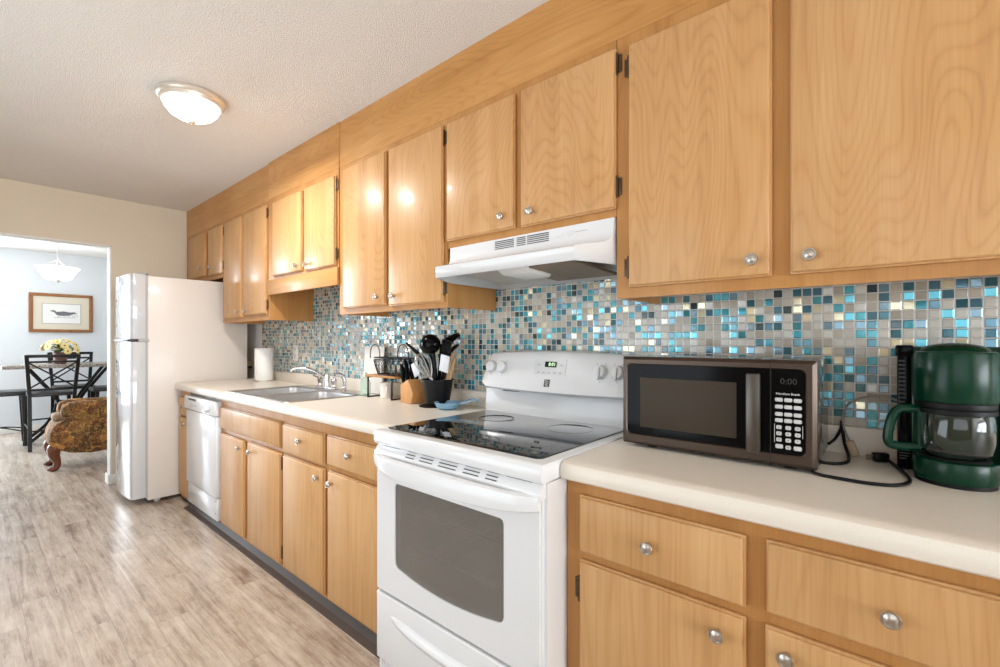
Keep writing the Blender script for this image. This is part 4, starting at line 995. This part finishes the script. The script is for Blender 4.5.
t = thing('pastry_server', 'thin black tool low at the right rim of the utensil crock', 'kitchen tool', (UX, UY, ZU), GU)
part('handle', MB().tube([U(0.02, -0.14, 0.02), U(0.030, -0.13, 0.225), U(0.045, -0.128, 0.268), U(0.072, -0.128, 0.292), U(0.110, -0.128, 0.313)], [0.006, 0.011, 0.013, 0.011, 0.006], 8, smooth=4), M_black, t)
t = thing('tongs', 'thin black handle leaning far left out of the utensil crock', 'kitchen tool', (UX, UY, ZU), GU)
part('handle', MB().tube([U(-0.03, -0.15, 0.02), U(-0.10, -0.14, 0.20), U(-0.20, -0.14, 0.272), U(-0.284, -0.14, 0.318)], [0.005, 0.009, 0.010, 0.006], 8, smooth=4), M_black, t)
t = thing('whisk', 'steel wire whisk leaning left in the utensil crock', 'whisk', (UX, UY, ZU), GU)
w0, w1 = U(0.004, -0.205, 0.135), U(-0.075, -0.222, 0.262); wdv = w1 - w0; wn_ = wdv.normalized()
A1 = wn_.cross(Vector((0, 1, 0))).normalized(); A2 = wn_.cross(A1)
part('handle', MB().tube([U(0.02, -0.165, 0.02), w0 + wn_ * 0.01], 0.007, 8).ball(w0 + wn_ * 0.012, 0.009, 0.009, 0.009, 10), M_steel, t)
ww = MB()
for k in range(6):
    a = PI * k / 6; dv = A1 * math.cos(a) + A2 * math.sin(a)
    ww.tube([w0 + wn_ * 0.012, w0 + wdv * 0.35 + dv * 0.026, w0 + wdv * 0.75 + dv * 0.042, w0 + wdv * 0.97 + dv * 0.022, w1, w0 + wdv * 0.97 - dv * 0.022, w0 + wdv * 0.75 - dv * 0.042, w0 + wdv * 0.35 - dv * 0.026, w0 + wn_ * 0.012], 0.0022, 5, smooth=4)
part('wires', ww, M_whisk, t)
t = thing('spatula', 'pale grey flat spatula at the front of the utensil crock', 'spatula', (UX, UY, ZU), GU)
part('handle', MB().tube([U(0.0, -0.15, 0.02), U(0.040, -0.178, 0.145), U(0.090, -0.210, 0.190)], 0.005, 8), M_black, t)
part('blade', MB().obox(Matrix.Translation(U(0.104, -0.214, 0.222)) @ Matrix.Rotation(0.20, 4, 'Y'), 0.031, 0.004, 0.041, 0.004), M_silver, t)
t = thing('spatula', 'pale spatula half hidden between knife block and whisk', 'spatula', (UX, UY, ZU), GU)
stem(U(-0.04, -0.16, 0.02), U(-0.135, -0.175, 0.155), 0.005, M_silver, t)
part('blade', MB().obox(Matrix.Translation(U(-0.155, -0.18, 0.182)) @ Matrix.Rotation(-0.45, 4, 'Y'), 0.024, 0.004, 0.038, 0.004), M_silver, t)
for x0_, x1_, top, lb in ((0.030, 0.083, 0.272, 'taller pale wooden spoon handle at the right of the utensil crock'), (0.045, 0.097, 0.241, 'shorter pale wooden handle against the right rim of the utensil crock')):
    t = thing('wooden_spoon', lb, 'spoon', (UX, UY, ZU), GU)
    part('handle', MB().tube([U(x0_ - 0.03, -0.145, 0.03), U(x0_ + 0.015, -0.14, 0.14), U(x1_, -0.14, top)], [0.007, 0.009, 0.009, 0.006], 10), M_stick, t)

# spoon rest
sx_, sy_ = -1.640, -0.185
t = thing('spoon_rest', 'pale blue ceramic spoon rest in front of the utensil crock', 'spoon rest', (sx_, sy_, CT))
part('bowl', MB().lathe([(0.0, 0.0), (0.040, 0.0), (0.055, 0.010), (0.064, 0.030), (0.065, 0.034), (0.061, 0.034), (0.050, 0.012), (0.0, 0.006)], (sx_, sy_, CT), seg=32), M_blue, t)
part('handle', MB().ribbon([(sx_ + 0.045, sy_ + 0.035, CT + 0.027), (sx_ + 0.062, sy_ + 0.060, CT + 0.031), (sx_ + 0.078, sy_ + 0.085, CT + 0.042), (sx_ + 0.090, sy_ + 0.105, CT + 0.044), (sx_ + 0.096, sy_ + 0.114, CT + 0.028)], 0.030, 0.008, smooth=4), M_blue, t)

# ------------------------------------------------------------------ ceiling light
LX, LY = -2.70, -0.965
t = thing('ceiling_light', 'flush round ceiling light with a lit frosted glass bowl', 'ceiling light', (LX, LY, ZC))
part('pan', MB().lathe([(0.0, 0.0), (0.138, 0.0), (0.147, -0.005), (0.148, -0.018), (0.142, -0.026), (0.137, -0.028), (0.133, -0.046), (0.126, -0.046), (0.122, -0.02), (0.0, -0.01)], (LX, LY, ZC), seg=48), M_lamp_pan, t)
part('bowl', MB().lathe([(0.0, -0.122), (0.03, -0.120), (0.065, -0.110), (0.095, -0.092), (0.115, -0.068), (0.125, -0.042), (0.125, -0.030)], (LX, LY, ZC), seg=48), M_bowl, t)
part('finial', MB().lathe([(0.0, -0.147), (0.005, -0.145), (0.006, -0.138), (0.014, -0.134), (0.019, -0.123), (0.0, -0.118)], (LX, LY, ZC), seg=20), M_lamp_pan, t)
lp = bpy.data.lights.new('ceiling_light_bulb', 'AREA'); lp.shape = 'DISK'; lp.size = 0.20; lp.energy = 27; lp.color = (1.0, 0.975, 0.95)
lo_ = bpy.data.objects.new('ceiling_light_bulb', lp); lo_.location = (LX, LY, ZC - 0.152); COL.objects.link(lo_)

# ------------------------------------------------------------------ dining room
# picture
t = thing('framed_picture', 'framed bird drawing with a wide mat on the dining-room wall', 'picture', (-8.985, -0.82, 1.637))
fy0, fy1, fz0, fz1 = -1.151, -0.489, 1.365, 1.912
fm = MB()
for a in ((fy0, fy1, fz0, fz0 + 0.042), (fy0, fy1, fz1 - 0.042, fz1), (fy0, fy0 + 0.042, fz0 + 0.042, fz1 - 0.042), (fy1 - 0.042, fy1, fz0 + 0.042, fz1 - 0.042)):
    fm.box(-8.988, -8.955, a[0], a[1], a[2], a[3], 0.006)
part('frame', fm, M_framewood, t)
part('mat', MB().box(-8.986, -8.970, fy0 + 0.04, fy1 - 0.04, fz0 + 0.04, fz1 - 0.04), M_mat, t)
ar = part('drawing', MB().box(-8.9705, -8.968, -1.015, -0.625, 1.495, 1.765), M_art, t)
part('border_line', MB().box(-8.9703, -8.9690, -1.022, -1.018, 1.488, 1.772).box(-8.9703, -8.9690, -0.622, -0.618, 1.488, 1.772).box(-8.9703, -8.9690, -1.022, -0.618, 1.488, 1.492).box(-8.9703, -8.9690, -1.022, -0.618, 1.768, 1.772), M_ink, ar)
ink = MB()
yc, zc = -0.80, 1.635
bird = [(-0.14, 0.035), (-0.10, 0.045), (-0.075, 0.02), (0.0, 0.030), (0.06, 0.018), (0.11, 0.022), (0.14, 0.006), (0.08, -0.015), (0.05, -0.030), (-0.03, -0.035), (-0.075, -0.022), (-0.10, 0.015), (-0.14, 0.028)]
ink.prism([(yc + a, zc + b_) for a, b_ in bird], 'x', -8.9682, -8.9670)
for k in range(9): ink.obox(Matrix.Translation((-8.9672, yc - 0.06 + 0.025 * k, zc - 0.035 + 0.004 * (k % 3))) @ Matrix.Rotation(0.5 * (-1) ** k, 4, 'X'), 0.0005, 0.002, 0.018)
ink.box(-8.9682, -8.9672, yc - 0.10, yc + 0.13, zc - 0.062, zc - 0.058)
part('bird_sketch', ink, M_ink, ar)
# pendant
t = thing('pendant_lamp', 'white glass bowl pendant lamp hanging in the dining room', 'pendant lamp', (-7.9, -0.965, ZC))
part('canopy', MB().lathe([(0.0, 0.0), (0.055, 0.0), (0.05, -0.02), (0.02, -0.03), (0.0, -0.032)], (-7.9, -0.965, ZC), seg=24), M_nickel, t)
ch = MB()
for k in range(9):
    z = ZC - 0.03 - 0.024 * k; a = k % 2
    ch.tube([(-7.9 + (0.007 * math.cos(q) if a else 0), -0.965 + (0 if a else 0.007 * math.cos(q)), z - 0.015 + 0.016 * math.sin(q)) for q in [2 * PI * i / 10 for i in range(10)]], 0.002, 5, closed=True)
ch.tube([(-7.9, -0.965, ZC - 0.23), (-7.9, -0.965, 2.01)], 0.006, 8)
for k in range(3): a = 2 * PI * k / 3 + 0.4; ch.tube([(-7.9, -0.965, ZC - 0.23), (-7.9 + 0.17 * math.cos(a), -0.965 + 0.17 * math.sin(a), 2.145)], 0.003, 6)
part('chain', ch, M_nickel, t)
part('bowl', MB().lathe([(0.0, 2.008), (0.115, 2.010), (0.125, 2.014), (0.150, 2.06), (0.180, 2.12), (0.212, 2.158), (0.208, 2.160), (0.174, 2.122), (0.144, 2.065), (0.12, 2.022), (0.0, 2.018)], (-7.9, -0.965, 0), seg=40), M_pendant, t)
part('finial', MB().lathe([(0.0, 1.968), (0.01, 1.972), (0.012, 1.985), (0.028, 1.995), (0.028, 2.008), (0.0, 2.008)], (-7.9, -0.965, 0), seg=18), M_nickel, t)
pl = bpy.data.lights.new('pendant_bulb', 'POINT'); pl.energy = 4; pl.color = (1.0, 0.97, 0.92); pl.shadow_soft_size = 0.08
plo = bpy.data.objects.new('pendant_bulb', pl); plo.location = (-7.9, -0.965, 2.25); COL.objects.link(plo)
# table
TZ = 0.955
t = thing('dining_table', 'counter-height dining table with a stone-edged top and curved black legs', 'table', (-8.05, -0.85, 0))
part('tabletop', MB().box(-8.42, -7.70, -1.445, -0.25, TZ - 0.040, TZ, 0.006), M_granite, t)
for sy in (-1, 1):
    for sx in (-1, 1):
        x = -8.06 + sx * 0.10; yc = -0.85
        part('leg', MB().ribbon([(x + sx * 0.06, yc + sy * 0.36, TZ - 0.055), (x + sx * 0.03, yc + sy * 0.24, 0.72), (x, yc + sy * 0.10, 0.48), (x + sx * 0.02, yc + sy * 0.17, 0.22), (x + sx * 0.06, yc + sy * 0.34, 0.03), (x + sx * 0.07, yc + sy * 0.40, 0.012)], 0.034, 0.024, up=(1, 0, 0), smooth=5), M_blackmetal, t)
part('crossbar', MB().box(-8.18, -7.94, -0.97, -0.93, 0.45, 0.49, 0.004).box(-8.18, -7.94, -0.77, -0.73, 0.45, 0.49, 0.004).box(-8.08, -8.04, -0.97, -0.73, 0.45, 0.49, 0.004), M_blackmetal, t)
# stools with X backs
def xchair(label, loc, rz, group):
    t = thing('counter_chair', label, 'chair', (0, 0, 0), group)
    hw_ = 0.198
    part('seat', MB().box(-hw_, hw_, 0.0, 0.42, 0.605, 0.645, 0.014, 3), M_seatblack, t)
    for sx in (-1, 1):
        part('leg', MB().ribbon([(sx * (hw_ - 0.01), -0.02 - 0.045, 0.0), (sx * (hw_ - 0.012), -0.015, 0.30), (sx * (hw_ - 0.01), 0.0, 0.62), (sx * (hw_ + 0.006), -0.03, 0.88), (sx * (hw_ + 0.018), -0.07, 1.085)], 0.034, 0.034, up=(0, 1, 0), smooth=4), M_blackmetal, t)
        part('leg', MB().ribbon([(sx * (hw_ + 0.0), 0.44, 0.0), (sx * (hw_ - 0.02), 0.40, 0.61)], 0.034, 0.034, up=(0, 1, 0)), M_blackmetal, t)
    yb = lambda z: -0.0 - 0.07 * max(0, (z - 0.62) / 0.465) ** 1.4
    part('back_rail', MB().box(-hw_ - 0.02, hw_ + 0.02, -0.088, -0.056, 1.055, 1.09, 0.004), M_blackmetal, t)
    part('back_rail', MB().box(-hw_ - 0.01, hw_ + 0.01, -0.070, -0.048, 0.995, 1.018, 0.003), M_blackmetal, t)
    part('back_rail', MB().box(-hw_, hw_, -0.020, 0.002, 0.675, 0.70, 0.003), M_blackmetal, t)
    part('cross_bar', MB().ribbon([(-hw_, -0.006, 0.70), (hw_, -0.058, 0.998)], 0.016, 0.020, up=(0, 1, 0)).ribbon([(hw_, -0.010, 0.70), (-hw_, -0.062, 0.998)], 0.016, 0.020, up=(0, 1, 0)), M_blackmetal, t)
    part('stretcher', MB().tube([(-hw_, -0.02, 0.22), (hw_, -0.02, 0.22)], 0.009, 8).tube([(-hw_, 0.42, 0.30), (hw_, 0.42, 0.30)], 0.009, 8).tube([(-hw_, -0.02, 0.26), (-hw_, 0.42, 0.26)], 0.009, 8).tube([(hw_, -0.02, 0.26), (hw_, 0.42, 0.26)], 0.009, 8), M_blackmetal, t)
    t.location = loc; t.rotation_euler = (0, 0, rz); return t
xchair('black cross-back counter chair in front of the dining table, its back to the kitchen', (-7.38, -1.056, 0), PI / 2, 'cross-back chairs at the dining table')
xchair('black cross-back counter chair on the far side of the dining table', (-8.62, -0.76, 0), -PI / 2, 'cross-back chairs at the dining table')
def bench(label, x, y, hx, hy):
    t = thing('counter_stool', label, 'stool', (x, y, 0), 'backless stools at the table ends')
    part('seat', MB().box(x - hx, x + hx, y - hy, y + hy, 0.60, 0.65, 0.014, 3), M_seatblack, t)
    for sx in (-1, 1):
        for sy in (-1, 1): part('leg', MB().ribbon([(x + sx * hx * 0.9, y + sy * hy * 0.92, 0.0), (x + sx * hx * 0.8, y + sy * hy * 0.8, 0.605)], 0.034, 0.034, up=(0, 1, 0)), M_blackmetal, t)
    part('stretcher', MB().tube([(x - hx * 0.86, y - hy * 0.86, 0.17), (x, y, 0.22), (x + hx * 0.86, y + hy * 0.86, 0.17)], 0.008, 8, smooth=4).tube([(x + hx * 0.86, y - hy * 0.86, 0.17), (x, y, 0.22), (x - hx * 0.86, y + hy * 0.86, 0.17)], 0.008, 8, smooth=4), M_blackmetal, t)
bench('backless black stool at the left end of the dining table', -8.00, -1.47, 0.22, 0.25)
bench('backless black stool at the right end of the table by the doorway edge', -7.85, -0.42, 0.22, 0.25)
# flowers in pot
vx, vy = -7.95, -0.935
t = thing('flower_pot', 'brown pot of yellow sunflowers on the dining table', 'flower vase', (vx, vy, TZ))
part('pot', MB().lathe([(0.0, 0.0), (0.050, 0.0), (0.060, 0.01), (0.068, 0.08), (0.072, 0.13), (0.076, 0.145), (0.070, 0.145), (0.062, 0.08), (0.0, 0.06)], (vx, vy, TZ), seg=28), M_terra, t)
lf = MB()
for k in range(46):
    a = random.uniform(0, 2 * PI); el_ = random.uniform(0.05, 1.2); rr = random.uniform(0.05, 0.135)
    c = Vector((vx + rr * math.cos(a) * math.cos(el_) * 1.1, vy + rr * 1.2 * math.sin(a) * math.cos(el_), TZ + 0.15 + rr * math.sin(el_) * 1.0))
    lf.ball(c, 0.030, 0.016, 0.004, 8, Matrix.Rotation(a, 4, 'Z') @ Matrix.Rotation(random.uniform(-0.9, 0.6), 4, 'Y'))
part('foliage', lf, M_leaf, t)
for k in range(20):
    a = 2 * PI * k / 20 * 3.0 + random.uniform(-0.3, 0.3); el_ = 0.05 + 1.35 * (k / 20.0); rr = 0.168
    nrm = Vector((math.cos(a) * math.cos(el_) * 0.95, math.sin(a) * math.cos(el_), math.sin(el_) * 0.85))
    c = Vector((vx, vy, TZ + 0.155)) + Vector((nrm.x * rr, nrm.y * rr * 1.12, nrm.z * rr * 1.05))
    q = nrm.to_track_quat('Z', 'Y').to_matrix().to_4x4()
    fl = MB()
    for j in range(12):
        b2 = 2 * PI * j / 12
        fl.ball(c + (q @ Vector((0.027 * math.cos(b2), 0.027 * math.sin(b2), 0.002))), 0.023, 0.009, 0.003, 6, q @ Matrix.Rotation(b2, 4, 'Z'))
    f_ = part('sunflower', fl, M_petal, t)
    part('flower_centre', MB().ball(c + (q @ Vector((0, 0, 0.004))), 0.010, 0.010, 0.006, 8, q), M_seed, f_)
# armchair, facing left
t = thing('armchair', 'brown floral upholstered armchair on carved legs just past the doorway', 'armchair', (-6.35, -0.9, 0))
ax0, ax1 = -6.46, -6.03
body = MB()
side_ = [(-1.180, 0.225), (-1.200, 0.27), (-1.195, 0.36), (-1.165, 0.44), (-1.12, 0.475), (-0.50, 0.48), (-0.46, 0.20), (-0.70, 0.145), (-0.90, 0.135), (-1.05, 0.16)]
body.prism(side_, 'x', ax0, ax1, 0.03, 4)
part('body', body, M_floral, t)
part('seat_cushion', MB().box(ax0 + 0.11, ax1 - 0.13, -1.165, -0.60, 0.46, 0.535, 0.03, 4), plain('tan_cushion', lin(150, 128, 104), 0.85, var=0.2), t)
for x in (ax0 + 0.005, ax1 - 0.135):
    am = MB(); pr_ = [(-1.085, 0.45), (-1.115, 0.52), (-1.115, 0.60), (-1.085, 0.640), (-1.02, 0.652), (-0.50, 0.640), (-0.50, 0.45)]
    am.prism(pr_, 'x', x, x + 0.135, 0.04, 4); part('arm', am, M_floral, t)
part('backrest', MB().prism([(-0.62, 0.45), (-0.60, 0.95), (-0.54, 1.02), (-0.46, 1.0), (-0.44, 0.40)], 'x', ax0 + 0.02, ax1 - 0.02, 0.04, 4), M_floral, t)
for x in (ax0 + 0.06, ax1 - 0.055):
    lg_ = MB().tube([(x, -1.130, 0.26), (x, -1.160, 0.21), (x, -1.160, 0.15), (x, -1.140, 0.08), (x, -1.150, 0.03), (x, -1.180, 0.022)], [0.05, 0.055, 0.042, 0.028, 0.030, 0.024], 12, smooth=4)
    lg_.ball((x, -1.170, 0.022), 0.030, 0.042, 0.022, 12)
    part('leg', lg_, M_mahog, t)
for x in (ax0 + 0.06, ax1 - 0.06):
    part('leg', MB().tube([(x, -0.72, 0.17), (x, -0.70, 0.06), (x, -0.68, 0.0)], [0.035, 0.025, 0.022], 10, smooth=3), M_mahog, t)
